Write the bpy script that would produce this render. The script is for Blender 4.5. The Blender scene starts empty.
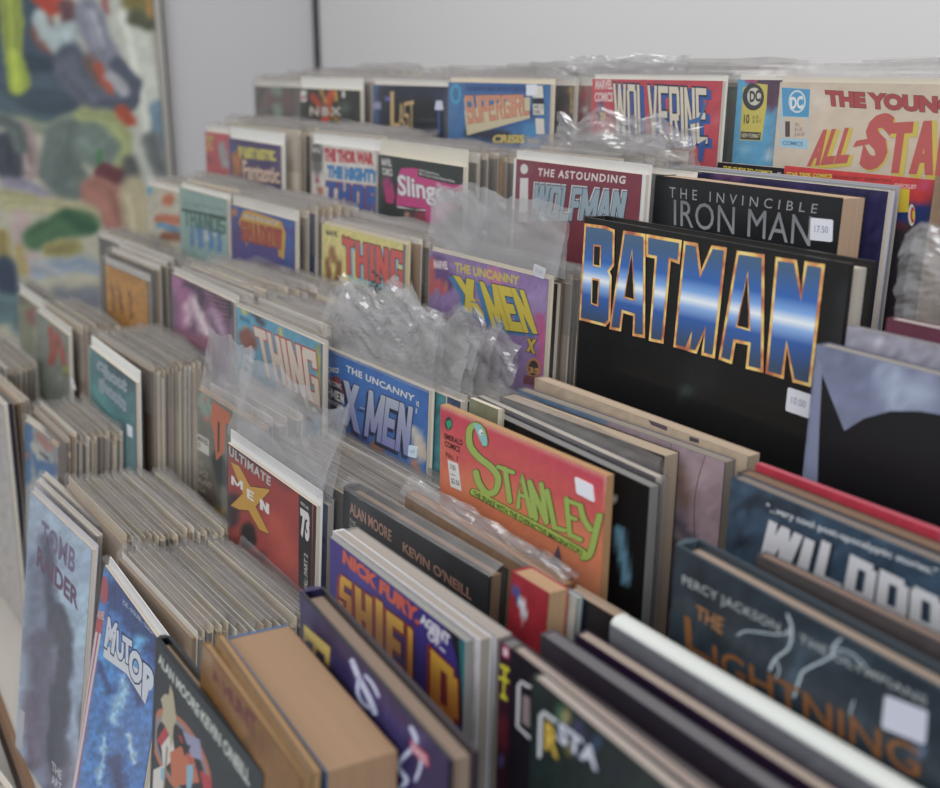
import bpy, math, random
import numpy as np
from mathutils import Vector, Matrix
random.seed(7)
SC = bpy.context.scene
COL = SC.collection

# ------------------------------------------------------------------ camera
FPX, CX, CY, HC = 1100.0, 470.0, 394.0, 1.36
_X = np.array([-234 - CX, 65 - CY, FPX]); _X = -_X / np.linalg.norm(_X)
_U = np.array([0, -_X[2], _X[1]]); _U /= np.linalg.norm(_U)
if _U[1] > 0: _U = -_U
_Y = np.cross(_U, _X)
if _Y[2] < 0: _Y = -_Y
RM = np.array([_X, _Y, _U])            # rows: the rack's axes seen from the camera
cam = bpy.data.cameras.new('camera'); camo = bpy.data.objects.new('camera', cam); COL.objects.link(camo)
cr, cd, cf = RM[:, 0], RM[:, 1], RM[:, 2]
camo.matrix_world = Matrix(((cr[0], -cd[0], -cf[0], 0), (cr[1], -cd[1], -cf[1], 0), (cr[2], -cd[2], -cf[2], HC), (0, 0, 0, 1)))
cam.sensor_width = 36; cam.lens = 36 * FPX / 940
cam.dof.use_dof = True; cam.dof.focus_distance = 0.76; cam.dof.aperture_fstop = 6.0
cam.clip_start = 0.01
SC.camera = camo

# ------------------------------------------------------------------ world, lights, exposure
w = bpy.data.worlds.new('world'); SC.world = w; w.use_nodes = True
w.node_tree.nodes['Background'].inputs[0].default_value = (0.96, 0.97, 1.0, 1)
w.node_tree.nodes['Background'].inputs[1].default_value = 0.43
def area(name, loc, target, size, power, col=(1, 1, 1)):
    l = bpy.data.lights.new(name, 'AREA'); l.shape = 'RECTANGLE'; l.size, l.size_y = size; l.energy = power; l.color = col
    o = bpy.data.objects.new(name, l); COL.objects.link(o); o.location = loc
    o.rotation_euler = (Vector(target) - Vector(loc)).to_track_quat('-Z', 'Y').to_euler(); return o
area('window_daylight', (1.6, -1.6, 2.3), (-0.9, 0.6, 1.0), (2.4, 1.6), 64, (0.95, 0.97, 1.0))
area('ceiling_panel_light', (-1.0, 0.2, 2.9), (-1.0, 0.5, 1.0), (2.2, 1.2), 24, (1.0, 0.97, 0.93))
SC.view_settings.view_transform = 'Standard'; SC.view_settings.look = 'None'
SC.view_settings.gamma = 1; SC.view_settings.use_curve_mapping = False
SC.view_settings.exposure = 0.08

# ------------------------------------------------------------------ maths helpers
def ray(p): return RM @ np.array([p[0] - CX, p[1] - CY, FPX])
def proj(P):                                   # rel points (N,3) -> px
    c = np.asarray(P) @ RM; return np.stack([CX + FPX * c[..., 0] / c[..., 2], CY + FPX * c[..., 1] / c[..., 2]], -1)
def lin(c):
    c = np.asarray(c, float) / 255.0; g = (c @ np.array([.3, .59, .11]))[..., None]; c = np.clip(g + (c - g) * .9, 0, 1)
    return np.where(c <= 0.04045, c / 12.92, ((c + 0.055) / 1.055) ** 2.4)
def hx(s):
    if isinstance(s, str): return tuple(int(s[i:i + 2], 16) for i in (0, 2, 4))
    return s
def vnoise(x, y, seed=0):
    xi, yi = np.floor(x), np.floor(y); fx, fy = x - xi, y - yi
    fx = fx * fx * (3 - 2 * fx); fy = fy * fy * (3 - 2 * fy)
    def h(a, b):
        v = np.sin(a * 127.1 + b * 311.7 + seed * 74.7) * 43758.5453; return v - np.floor(v)
    return (h(xi, yi) * (1 - fx) + h(xi + 1, yi) * fx) * (1 - fy) + (h(xi, yi + 1) * (1 - fx) + h(xi + 1, yi + 1) * fx) * fy
def fbm(x, y, seed=0):
    return (vnoise(x, y, seed) * .5 + vnoise(x * 2.1, y * 2.1, seed + 1) * .3 + vnoise(x * 4.3, y * 4.3, seed + 2) * .2) - .5
def paint(px, base, strokes, warp=3.0, wscale=14.0, mottle=0.06, seed=0):
    x, y = px[:, 0], px[:, 1]
    wx = x + warp * 2 * fbm(x / wscale, y / wscale, seed); wy = y + warp * 2 * fbm(x / wscale + 9, y / wscale + 5, seed + 5)
    col = np.tile(np.array(hx(base), float), (len(x), 1))
    for s in strokes:
        c, r, soft, pts = s[0], s[1], s[2], s[3]
        if len(pts) == 1: pts = [pts[0], pts[0]]
        d = np.full(len(x), 1e9)
        for (a, b) in zip(pts[:-1], pts[1:]):
            a = np.array(a, float); b = np.array(b, float); ab = b - a; L = ab @ ab
            t = np.zeros(len(x)) if L == 0 else np.clip(((wx - a[0]) * ab[0] + (wy - a[1]) * ab[1]) / L, 0, 1)
            d = np.minimum(d, np.hypot(wx - a[0] - t * ab[0], wy - a[1] - t * ab[1]))
        m = np.clip((r + soft - d) / (2 * soft + 1e-6), 0, 1)[:, None]
        col = col * (1 - m) + np.array(hx(c), float) * m
    n = fbm(x / (wscale * .35), y / (wscale * .35), seed + 11)[:, None] * 2
    return np.clip(col * (1 + mottle * n * 2), 0, 255)

# ------------------------------------------------------------------ materials
def newmat(name):
    m = bpy.data.materials.new(name); m.use_nodes = True; nt = m.node_tree; return m, nt, nt.nodes['Principled BSDF']
def N(nt, t, **kw):
    n = nt.nodes.new(t)
    for k, v in kw.items(): setattr(n, k, v)
    return n
def printed(name, rough, coat=0.0, bump=0.0, bs=60):
    m, nt, b = newmat(name)
    a = N(nt, 'ShaderNodeAttribute', attribute_name='Col'); nt.links.new(a.outputs['Color'], b.inputs['Base Color'])
    b.inputs['Roughness'].default_value = rough; b.inputs['Coat Weight'].default_value = coat; b.inputs['Coat Roughness'].default_value = .12
    if bump:
        t = N(nt, 'ShaderNodeTexCoord'); n = N(nt, 'ShaderNodeTexNoise'); n.inputs['Scale'].default_value = bs
        bp = N(nt, 'ShaderNodeBump'); bp.inputs['Strength'].default_value = bump; bp.inputs['Distance'].default_value = .002
        nt.links.new(t.outputs['Object'], n.inputs['Vector']); nt.links.new(n.outputs['Fac'], bp.inputs['Height']); nt.links.new(bp.outputs['Normal'], b.inputs['Normal'])
    return m
M_PRINT = printed('printed_cover_stock', .42, .12, .25, 9)
M_MATTE = printed('matte_card', .75)
M_OIL = printed('oil_paint_canvas', .55, 0, .8, 45)
def pages():
    m, nt, b = newmat('page_edges')
    a = N(nt, 'ShaderNodeAttribute', attribute_name='Col'); t = N(nt, 'ShaderNodeTexCoord'); mp = N(nt, 'ShaderNodeMapping')
    mp.inputs['Scale'].default_value = (3, 1700, 3); n = N(nt, 'ShaderNodeTexNoise'); n.inputs['Scale'].default_value = 1; n.inputs['Detail'].default_value = 2
    r = N(nt, 'ShaderNodeMapRange'); r.inputs[1].default_value = .3; r.inputs[2].default_value = .7; r.inputs[3].default_value = .8; r.inputs[4].default_value = 1.06
    mx = N(nt, 'ShaderNodeMix', data_type='RGBA', blend_type='MULTIPLY'); mx.inputs[0].default_value = 1
    nt.links.new(t.outputs['Object'], mp.inputs[0]); nt.links.new(mp.outputs[0], n.inputs['Vector']); nt.links.new(n.outputs['Fac'], r.inputs[0])
    nt.links.new(a.outputs['Color'], mx.inputs[6]); nt.links.new(r.outputs[0], mx.inputs[7]); nt.links.new(mx.outputs[2], b.inputs['Base Color'])
    b.inputs['Roughness'].default_value = .85; return m
M_PAGES = pages()
def film(name, lo, hi, scale, bump, col=(.82, .84, .86), rough=.16, gloss=.45):
    m, nt, b = newmat(name); nt.nodes.remove(b); out = nt.nodes['Material Output']
    t = N(nt, 'ShaderNodeTexCoord'); n = N(nt, 'ShaderNodeTexNoise'); n.inputs['Scale'].default_value = scale; n.inputs['Detail'].default_value = 5
    n.inputs['Distortion'].default_value = 1.2
    mp = N(nt, 'ShaderNodeMapping'); mp.inputs['Scale'].default_value = (1, 1, .55); nt.links.new(t.outputs['Object'], mp.inputs[0]); nt.links.new(mp.outputs[0], n.inputs['Vector'])
    r = N(nt, 'ShaderNodeMapRange'); r.inputs[1].default_value = .42; r.inputs[2].default_value = .72; r.inputs[3].default_value = lo; r.inputs[4].default_value = hi
    nt.links.new(n.outputs['Fac'], r.inputs[0])
    bp = N(nt, 'ShaderNodeBump'); bp.inputs['Strength'].default_value = bump; bp.inputs['Distance'].default_value = .004; nt.links.new(n.outputs['Fac'], bp.inputs['Height'])
    tr = N(nt, 'ShaderNodeBsdfTransparent'); tr.inputs[0].default_value = (.97, .97, .97, 1)
    g = N(nt, 'ShaderNodeBsdfGlossy'); g.inputs['Roughness'].default_value = rough; g.inputs[0].default_value = (.95, .96, 1, 1)
    d = N(nt, 'ShaderNodeBsdfDiffuse'); d.inputs[0].default_value = (*col, 1)
    nt.links.new(bp.outputs[0], g.inputs['Normal'])
    m1 = N(nt, 'ShaderNodeMixShader'); m1.inputs[0].default_value = gloss; nt.links.new(d.outputs[0], m1.inputs[1]); nt.links.new(g.outputs[0], m1.inputs[2])
    m2 = N(nt, 'ShaderNodeMixShader'); nt.links.new(r.outputs[0], m2.inputs[0]); nt.links.new(tr.outputs[0], m2.inputs[1]); nt.links.new(m1.outputs[0], m2.inputs[2])
    nt.links.new(m2.outputs[0], out.inputs[0]); return m
M_FILM = film('clear_sleeve_film', .03, .13, 9, .35)
M_CRINK = film('crumpled_sleeve_film', .3, .6, 10, .6, (.5, .495, .49), .15, .42)
M_FLAP = film('sleeve_flap_film', .22, .42, 12, .2, (.38, .36, .35), .24, .35)
def plain(name, col, rough=.6, scale=6, amt=.06, metallic=0):
    m, nt, b = newmat(name)
    t = N(nt, 'ShaderNodeTexCoord'); n = N(nt, 'ShaderNodeTexNoise'); n.inputs['Scale'].default_value = scale; n.inputs['Detail'].default_value = 6
    cr_ = N(nt, 'ShaderNodeValToRGB'); c = lin(hx(col))
    cr_.color_ramp.elements[0].color = (*(c * (1 - amt)), 1); cr_.color_ramp.elements[1].color = (*np.clip(c * (1 + amt), 0, 1), 1)
    nt.links.new(t.outputs['Object'], n.inputs['Vector']); nt.links.new(n.outputs['Fac'], cr_.inputs[0]); nt.links.new(cr_.outputs[0], b.inputs['Base Color'])
    b.inputs['Roughness'].default_value = rough; b.inputs['Metallic'].default_value = metallic; return m

# ------------------------------------------------------------------ mesh builder (colour per face corner)
class MB:
    def __init__(s): s.v = []; s.f = []; s.c = []
    def poly(s, pts, col):
        i = len(s.v); s.v += [tuple(p) for p in pts]; s.f.append(tuple(range(i, i + len(pts))))
        c = col if isinstance(col, list) else [tuple(lin(hx(col)))] * len(pts); s.c += c
    def box(s, x0, x1, y0, y1, z0, z1, col, front=None, top=None, right=None, left=None, back=None):
        P = [(x0, y0, z0), (x1, y0, z0), (x1, y1, z0), (x0, y1, z0), (x0, y0, z1), (x1, y0, z1), (x1, y1, z1), (x0, y1, z1)]
        for idx, c in (((0, 1, 5, 4), front), ((1, 2, 6, 5), right), ((2, 3, 7, 6), back), ((3, 0, 4, 7), left), ((4, 5, 6, 7), top), ((3, 2, 1, 0), None)):
            s.poly([P[i] for i in idx], c or col)
    def grid(s, P, C=None, col=None):          # P (n,m,3) C (n,m,3) linear
        n, m = P.shape[:2]; i0 = len(s.v); s.v += [tuple(p) for p in P.reshape(-1, 3)]
        cc = None if C is None else [tuple(c) for c in C.reshape(-1, 3)]
        fl = tuple(lin(hx(col))) if col is not None else None
        for a in range(n - 1):
            for b in range(m - 1):
                q = (a * m + b, a * m + b + 1, (a + 1) * m + b + 1, (a + 1) * m + b); s.f.append(tuple(i0 + k for k in q))
                s.c += [cc[k] if cc else fl for k in q]
    def mesh(s, name, mat, smooth=False):
        me = bpy.data.meshes.new(name); me.from_pydata(s.v, [], s.f)
        at = me.color_attributes.new('Col', 'FLOAT_COLOR', 'CORNER')
        arr = np.ones((len(s.c), 4), np.float32); arr[:, :3] = np.array(s.c, np.float32).reshape(-1, 3); at.data.foreach_set('color', arr.ravel())
        me.materials.append(mat)
        if smooth: me.polygons.foreach_set('use_smooth', [True] * len(me.polygons))
        me.update(); return me
    def build(s, name, mat, parent=None, smooth=False, label=None):
        o = bpy.data.objects.new(name, s.mesh(name, mat, smooth)); COL.objects.link(o)
        if parent: o.parent = parent
        if label: o['label'] = label
        return o
def tag(o, label=None, cat=None, group=None, kind=None):
    if label: o['label'] = label
    if cat: o['category'] = cat
    if group: o['group'] = group
    if kind: o['kind'] = kind
    return o
def struct(name, mb, mat):
    o = mb.build(name, mat); o['kind'] = 'structure'; return o

# ------------------------------------------------------------------ lettering
_TC = {}
def text_polys(s, bold=0.0, spacing=1.0):
    key = (s, bold, spacing)
    if key in _TC: return _TC[key]
    cu = bpy.data.curves.new('t', 'FONT'); cu.body = s; cu.offset = bold; cu.space_character = spacing; cu.resolution_u = 3
    o = bpy.data.objects.new('t', cu); COL.objects.link(o); dg = bpy.context.evaluated_depsgraph_get(); dg.update()
    me = bpy.data.meshes.new_from_object(o.evaluated_get(dg))
    V = np.array([v.co[:2] for v in me.vertices]); F = [tuple(p.vertices) for p in me.polygons]
    bpy.data.objects.remove(o); bpy.data.curves.remove(cu); bpy.data.meshes.remove(me)
    mn, mx = V.min(0), V.max(0); V = (V - mn) / (mx - mn); _TC[key] = ([V[list(f)] for f in F], (mx - mn)); return _TC[key]
def rc(a, b, c, d): return [(a, b), (c, b), (c, d), (a, d)]
def dg_(xb, yb, xt, yt, w): return [(xb - w / 2, yb), (xb + w / 2, yb), (xt + w / 2, yt), (xt - w / 2, yt)]
def glyph(ch, w=.32, h=.22):
    m = .5 - h / 2; M_ = .5 + h / 2; G = {
        'A': [dg_(w / 2, 0, .5, 1, w), dg_(1 - w / 2, 0, .5, 1, w), rc(.25, .22, .75, .22 + h * .8)],
        'B': [rc(0, 0, w, 1), rc(0, 0, .92, h), rc(0, m, .92, M_), rc(0, 1 - h, .92, 1), rc(1 - w, .06, 1, .46), rc(1 - w, .54, 1, .94)],
        'D': [rc(0, 0, w, 1), rc(0, 0, .85, h), rc(0, 1 - h, .85, 1), rc(1 - w, .12, 1, .88)],
        'E': [rc(0, 0, w, 1), rc(0, 0, 1, h), rc(0, m, .85, M_), rc(0, 1 - h, 1, 1)],
        'F': [rc(0, 0, w, 1), rc(0, m, .85, M_), rc(0, 1 - h, 1, 1)], 'C': [rc(0, .08, w, .92), rc(.06, 0, 1, h), rc(.06, 1 - h, 1, 1)],
        'G': [rc(0, .08, w, .92), rc(.06, 0, 1, h), rc(.06, 1 - h, 1, 1), rc(1 - w, 0, 1, .5), rc(.5, .5 - h * .7, 1, .5), rc(1 - w, .68, 1, 1)],
        'H': [rc(0, 0, w, 1), rc(1 - w, 0, 1, 1), rc(0, m, 1, M_)],
        'I': [rc(0, 0, w * 1.1, 1)], 'L': [rc(0, 0, w, 1), rc(0, 0, 1, h)],
        'M': [rc(0, 0, w, 1), rc(1.35 - w, 0, 1.35, 1), dg_(.675, .15, w / 2, 1, w), dg_(.675, .15, 1.35 - w / 2, 1, w)],
        'N': [rc(0, 0, w, 1), rc(1 - w, 0, 1, 1), dg_(1 - w / 2, 0, w / 2, 1, w)],
        'O': [rc(0, .1, w, .9), rc(1 - w, .1, 1, .9), rc(.1, 0, .9, h), rc(.1, 1 - h, .9, 1)],
        'P': [rc(0, 0, w, 1), rc(0, 1 - h, .92, 1), rc(0, .38, .92, .38 + h), rc(1 - w, .42, 1, .94)],
        'R': [rc(0, 0, w, 1), rc(0, 1 - h, .92, 1), rc(0, .4, .9, .4 + h), rc(1 - w, .5, 1, .94), dg_(1 - w / 2, 0, .55, .45, w)],
        'S': [rc(0, 0, .92, h), rc(.04, m, .96, M_), rc(.08, 1 - h, 1, 1), rc(0, .5, w, .92), rc(1 - w, .08, 1, .5), rc(0, .0, w, .3)],
        'T': [rc(.5 - w / 2, 0, .5 + w / 2, 1), rc(0, 1 - h, 1, 1)],
        'U': [rc(0, .08, w, 1), rc(1 - w, .08, 1, 1), rc(.08, 0, .92, h)],
        'V': [dg_(.5, 0, w / 2, 1, w), dg_(.5, 0, 1 - w / 2, 1, w)],
        'W': [dg_(.36, 0, w / 2, 1, w), dg_(.36, 0, .7, 1, w), dg_(1.04, 0, .7, 1, w), dg_(1.04, 0, 1.4 - w / 2, 1, w)],
        'X': [dg_(w / 2, 0, 1 - w / 2, 1, w), dg_(1 - w / 2, 0, w / 2, 1, w)],
        'Y': [rc(.5 - w / 2, 0, .5 + w / 2, .5), dg_(.5, .4, w / 2, 1, w), dg_(.5, .4, 1 - w / 2, 1, w)],
        '-': [rc(0, m, .5, M_)], ' ': []}
    return G[ch], {'I': w * 1.1, 'M': 1.35, 'W': 1.4, '-': .5, ' ': .4}.get(ch, 1)
def block_polys(s, gap=.14, grow=0.0, w=.32, h=.22, scales=None):
    out = []; x = 0; sc = scales or [1] * len(s)
    for ch, k in zip(s, sc):
        g, a = glyph(ch, w, h)
        for q in g: out.append([(x + px * k + (-grow if i in (0, 3) else grow), py + (-grow * .55 if i < 2 else grow * .55)) for i, (px, py) in enumerate(q)])
        x += a * k + gap
    x -= gap
    return [np.array([(px / x, py) for px, py in q]) for q in out]

def inset(poly, d):
    n = len(poly); P = np.array(poly, float); A = 0.5 * sum(P[i][0] * P[(i + 1) % n][1] - P[(i + 1) % n][0] * P[i][1] for i in range(n)); sg = 1 if A > 0 else -1
    out = []
    for i in range(n):
        a, b, c = P[i - 1], P[i], P[(i + 1) % n]; e1 = (b - a) / (np.linalg.norm(b - a) + 1e-12); e2 = (c - b) / (np.linalg.norm(c - b) + 1e-12)
        n1 = np.array([-e1[1], e1[0]]) * sg; n2 = np.array([-e2[1], e2[0]]) * sg; bis = n1 + n2; L = np.linalg.norm(bis)
        if L < .2: bis = n1; k = 1
        else: bis = bis / L; k = min(1 / max(.35, bis @ n1), 2.4)
        out.append(b + bis * d * k)
    return out
def disc(cx, cy, rx, ry=None, n=20): return [(cx + rx * math.cos(k * 2 * math.pi / n), cy + (ry or rx) * math.sin(k * 2 * math.pi / n)) for k in range(n)]

# ------------------------------------------------------------------ the rack: tiers stepping up towards the wall, the whole rack turned a few degrees
SLOPE = .09
TIER = {6: -.60, 5: -.535, 4: -.47, 3: -.405, 2: -.335, 1: -.275}
BASE = {6: .155, 5: .265, 4: .335, 3: .44, 2: .505, 1: .585}
LEAN = {7: 3, 6: 5.5, 5: 4, 4: 3, 3: 2.6, 2: 2, 1: 1}
def face(k, X): return BASE[k] + .07 * (X + 1) - .262 * math.sin(math.radians(LEAN[k])) - .012
TABLE_Z = -.60

class Item:
    """A comic or book standing on a tier: front top-left corner seen at px TL on depth Y (or height Z)."""
    def __init__(s, name, label, cat, TL, row, W=.17, TR=None, Y=None, Z=None, t=.003, lean=None, yaw=3.0, group=None, anchor='L', shelf=None):
        if anchor == 'R': r = ray(TR)
        else: r = ray(TL)
        P = r * (Y / r[1]) if Y is not None else r * (Z / r[2])
        if anchor == 'R': P = P - W * np.array([math.cos(math.radians(yaw)), math.sin(math.radians(yaw)), 0])
        elif TR is not None and row != 1:
            r2 = ray(TR); P2 = r2 * (P[2] / r2[2]); d = P2 - P; W = float(np.linalg.norm(d)); yaw = math.degrees(math.atan2(d[1], d[0]))
        ln = math.radians(LEAN[row] if lean is None else lean); ya = math.radians(yaw)
        s.ex = np.array([math.cos(ya), math.sin(ya), 0]); hy = np.array([-math.sin(ya), math.cos(ya), 0])
        s.ez = hy * math.sin(ln) + np.array([0, 0, math.cos(ln)]); s.ey = hy * math.cos(ln) - np.array([0, 0, math.sin(ln)])
        base = (TIER[row] if shelf is None else shelf) + max(0, t * math.sin(ln)) + .0008
        s.H = (P[2] - base) / math.cos(ln); s.O = P - s.ez * s.H; s.W = W; s.t = t; s.row = row; s.layer = 0; s.P = P; s.yaw = yaw
        e = bpy.data.objects.new(name, None); COL.objects.link(e); e.empty_display_size = .05
        Rm = Matrix(((s.ex[0], s.ey[0], s.ez[0], s.O[0]), (s.ex[1], s.ey[1], s.ez[1], s.O[1]), (s.ex[2], s.ey[2], s.ez[2], s.O[2] + HC), (0, 0, 0, 1)))
        e.matrix_world = Rm; s.e = e; tag(e, label, cat, group); s.lt = None
    def loc(s, p, d=0.0):
        n = s.ey; r = ray(p); q = r * ((s.O + s.ey * d) @ n) / (r @ n) - s.O; return float(q @ s.ex), float(q @ s.ez)
    def pw(s, u, z): return s.O + np.multiply.outer(u, s.ex) + np.multiply.outer(z, s.ez)
    def head(s, p): return s.H - s.loc(p)[1]
    # front cover art -------------------------------------------------
    def cover(s, base, strokes=(), top=None, nx=44, nz=64, x0=0.0, x1=None, zlo=0.0, **kw):
        x1 = s.W if x1 is None else x1; s.ctop = s.H if top is None else top; s.cx0 = x0; s.cx1 = x1
        U, Z = np.meshgrid(np.linspace(x0, x1, nx), np.linspace(zlo, s.ctop, nz))
        px = proj(s.pw(U, Z)).reshape(-1, 2); C = lin(paint(px, base, strokes, **kw)).reshape(nz, nx, 3)
        P = np.stack([U, np.full_like(U, -.0003), Z], -1); s.cv = MB(); s.cv.grid(P, C); s.layer = 1
    def ly(s, dy=1e-5): s.yo = getattr(s, 'yo', 0) + dy; return -.0003 - s.yo
    def clip(s, pts):                                   # keep artwork on the cover
        return [(min(max(u, s.cx0), s.cx1), min(z, s.ctop)) for u, z in pts]
    def poly(s, col, pts, raw=False):
        y = s.ly(); L = s.clip([s.loc(p) for p in pts] if not raw else pts)
        s.cv.poly([(u, y, z) for u, z in L], col)
    def letters(s, polys, quad, col, col2=None, mb=None, dz=(0, 0), step=0):
        if s.lt is None: s.lt = MB()
        mb = mb or s.lt; y = s.ly(); Q = [np.array(s.loc((p[0] + dz[0], p[1] + dz[1]))) for p in quad]    # TL TR BR BL
        c1 = lin(hx(col)); c2 = lin(hx(col2)) if col2 else c1
        for q in polys:
            pts = []; cs = []
            for u, v in q:
                p = (Q[0] * (1 - u) + Q[1] * u) * v + (Q[3] * (1 - u) + Q[2] * u) * (1 - v); pts.append(p); cs.append(tuple(c1 * v + c2 * (1 - v)))
            pts = s.clip(pts); mb.poly([(u, y, z) for u, z in pts], cs)
            if step: y = s.ly(step)
    def text(s, st, quad, col, bold=.02, out=None, ob=.05, col2=None, sh=None, sp=1.0):
        P, sz = text_polys(st, bold, sp)
        if sh: s.letters(P, quad, sh, dz=(1.5, 1.5))
        if out:
            Po, so = text_polys(st, bold + ob, sp); e = [(b - a) / 2 / a for a, b in zip(sz, so)]
            Po = [np.stack([q[:, 0] * (1 + 2 * e[0]) - e[0], q[:, 1] * (1 + 2 * e[1]) - e[1]], 1) for q in Po]; s.letters(Po, quad, out)
        s.letters(P, quad, col, col2)
    def block(s, st, quad, col, out=None, grow=.07, col2=None, sh=None, shd=(2, 2), **kw):
        if sh: s.letters(block_polys(st, grow=grow, **kw), quad, sh, dz=shd, step=3e-6)
        if out: s.letters(block_polys(st, grow=grow, **kw), quad, out, step=3e-6)
        s.letters(block_polys(st, **kw), quad, col, col2, step=3e-6)
    def sticker(s, quad, ink=None, col='dcdee6'):
        mb = MB(); L = [s.loc(p) for p in quad]; y1 = s.ly() - .00025; y0 = -.0002
        n = len(L); L2 = []
        for i in range(n):                               # rounded corners
            a, b, c = np.array(L[i - 1]), np.array(L[i]), np.array(L[(i + 1) % n])
            L2 += [tuple(b + (a - b) * .07), tuple(b + (a - b) * .02 + (c - b) * .02), tuple(b + (c - b) * .07)]
        mb.poly([(u, y1, z) for u, z in L2], col)
        for i in range(len(L2)):
            a, b = L2[i], L2[(i + 1) % len(L2)]; mb.poly([(a[0], y1, a[1]), (a[0], y0, a[1]), (b[0], y0, b[1]), (b[0], y1, b[1])], col)
        if ink:
            P, _ = text_polys(ink, -.005, 1.0); Q = [np.array(q) for q in L]
            for q in P:
                pp = []
                for u, v in q:
                    u = .2 + .6 * u; v = .38 + .3 * v; p = (Q[0] * (1 - u) + Q[1] * u) * v + (Q[3] * (1 - u) + Q[2] * u) * (1 - v); pp.append((p[0], y1 - .0001, p[1]))
                mb.poly(pp, '7a7ea6')
        mb.build('price_sticker', M_MATTE, s.e)
    # bodies ------------------------------------------------------------
    def body(s, kind='comic', page='cfc4b2', back='777777', board='d9d6cf', backc=None, spine=None, cover_t=.0022, head=0.0):
        W, H, t = s.W, s.H, s.t; hc = getattr(s, 'ctop', H)
        if kind == 'comic':
            m = MB(); m.box(0, W, 0, t, 0, hc, page, front=back, back=back, left=spine or back); m.build('pages', M_PAGES, s.e)
            if board:
                m = MB(); m.box(-.001, W + .0015, t + .0001, t + .0009, 0, H, board); m.build('backing_board', M_MATTE, s.e)
        elif kind == 'soft':
            m = MB(); m.box(.0006, W - .0005, .0005, t - .0005, .0005, hc - .0006, page); m.build('pages', M_PAGES, s.e)
            m = MB(); m.box(0, W, 0, .0005, 0, hc, back); m.box(0, W, t - .0005, t, 0, hc, backc or back); m.box(-.0004, .0006, 0, t, 0, hc, spine or back); m.build('cover_wrap', M_PRINT, s.e)
        elif kind == 'hard':
            ct = cover_t; m = MB(); m.box(.002, W - .004, ct, t - ct, .003, hc - .004, page); m.build('pages', M_PAGES, s.e)
            m = MB()
            m.box(0, W, 0, ct, 0, hc, back); m.box(0, W, t - ct, t, 0, hc, back)
            n = 7                                         # rounded spine
            P = np.array([[(-.0035 * math.sin(math.pi * i / (n - 1)), t * i / (n - 1), z) for i in range(n)] for z in (0, hc)]); m.grid(P, col=spine or back)
            for z in (0, hc): m.poly([(-.0035 * math.sin(math.pi * i / (n - 1)), t * i / (n - 1), z) for i in range(n)] + [(.001, t, z), (.001, 0, z)], spine or back)
            m.build('hard_cover', M_PRINT, s.e)
    def bag(s, ext=.006, mat=None, crumple=0.0, x0=-.003, x1=None, seed=0, name='plastic_sleeve', yb=None, full=True, topw=0.0, dx=0.0, keep=0.0):
        """clear sleeve: front, right side and back sheets, with a loose crumpled top when crumple > 0"""
        x1 = s.W + .004 if x1 is None else x1; yf = -.0030; yb = s.t + .0022 if yb is None else yb; H = s.H; m = MB()
        rng = np.random.default_rng(seed)
        if full:
            nx, nz = 18, 14
            U, Z = np.meshgrid(np.linspace(x0, x1, nx), np.linspace(.001, H, nz))
            Yv = yf - .0004 * np.abs(np.sin(U * 60 + seed)) - .0005 * vnoise(U * 40, Z * 30, seed)
            m.grid(np.stack([U, Yv, Z], -1), col='ffffff')
            m.grid(np.array([[(x1, yf, z), (x1 + .001, (yf + yb) / 2, z), (x1, yb, z)] for z in (.001, H)]), col='ffffff')
            m.build(name, mat or M_FILM, s.e, True)
        if ext > 0:
            m = MB(); nx, nz = (46, 22) if crumple > .3 else (20, 4)
            for side, y0 in ((0, yf), (1, yb)):
                u = np.linspace(0, 1, nx); vv = np.linspace(0, 1, nz); Uu, V = np.meshgrid(u, vv)
                jag = (vnoise(u * 7, u * 0 + seed, seed) - .5) * ext * .5 * crumple + (vnoise(u * 23, u * 0, seed + 3) - .5) * ext * .2 * crumple
                Zz = (H - .001 - keep) + V * (ext + keep + jag[None, :] * (1 if side == 0 else .8))
                A = crumple * .012 * V ** .7
                Yy = y0 * (1 - V) + (yf + yb) / 2 * V + A * (fbm(Uu * 3 + side * 3, V * 1.6, seed) * 2 + np.abs(fbm(Uu * 3.6 + V * 2, V * 1.5 + side * 7, seed + 2)) * 1.8 - .35) + topw * V
                Xx = x0 + (x1 - x0) * Uu + A * fbm(Uu * 4, V * 5, seed + 9) + dx * V
                m.grid(np.stack([Xx, Yy, Zz], -1), col='ffffff')
            m.build('sleeve_flap', M_CRINK if crumple > .3 else M_FLAP, s.e, crumple < .3)
        return s
    def done(s):
        if hasattr(s, 'cv'): s.cv.build('front_cover', M_PRINT, s.e)
        if s.lt is not None: s.lt.build('lettering', M_PRINT, s.e)
        return s
#@@SCENE
# ------------------------------------------------------------------ the setting
def box_struct(name, x0, x1, y0, y1, z0, z1, mat):
    m = MB(); m.box(x0, x1, y0, y1, z0 + HC, z1 + HC, 'ffffff'); return struct(name, m, mat)
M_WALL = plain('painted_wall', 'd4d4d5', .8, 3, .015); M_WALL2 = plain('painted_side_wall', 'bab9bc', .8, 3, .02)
M_FLOOR = plain('concrete_floor', '8d8a86', .6, 5, .12)
box_struct('wall_back', -2.72, 3.0, 1.2, 1.3, -HC, 1.5, M_WALL)
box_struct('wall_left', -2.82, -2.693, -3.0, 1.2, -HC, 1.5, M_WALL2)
box_struct('floor', -2.82, 3.0, -3.0, 1.3, -HC - .1, -HC, M_FLOOR)
box_struct('trim_1', -2.6925, -2.681, 1.188, 1.1995, -HC + .001, 1.49, plain('dark_corner_seam', '24282a', .7))  # solid dark strip standing in for the shadow gap where the walls meet

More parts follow.
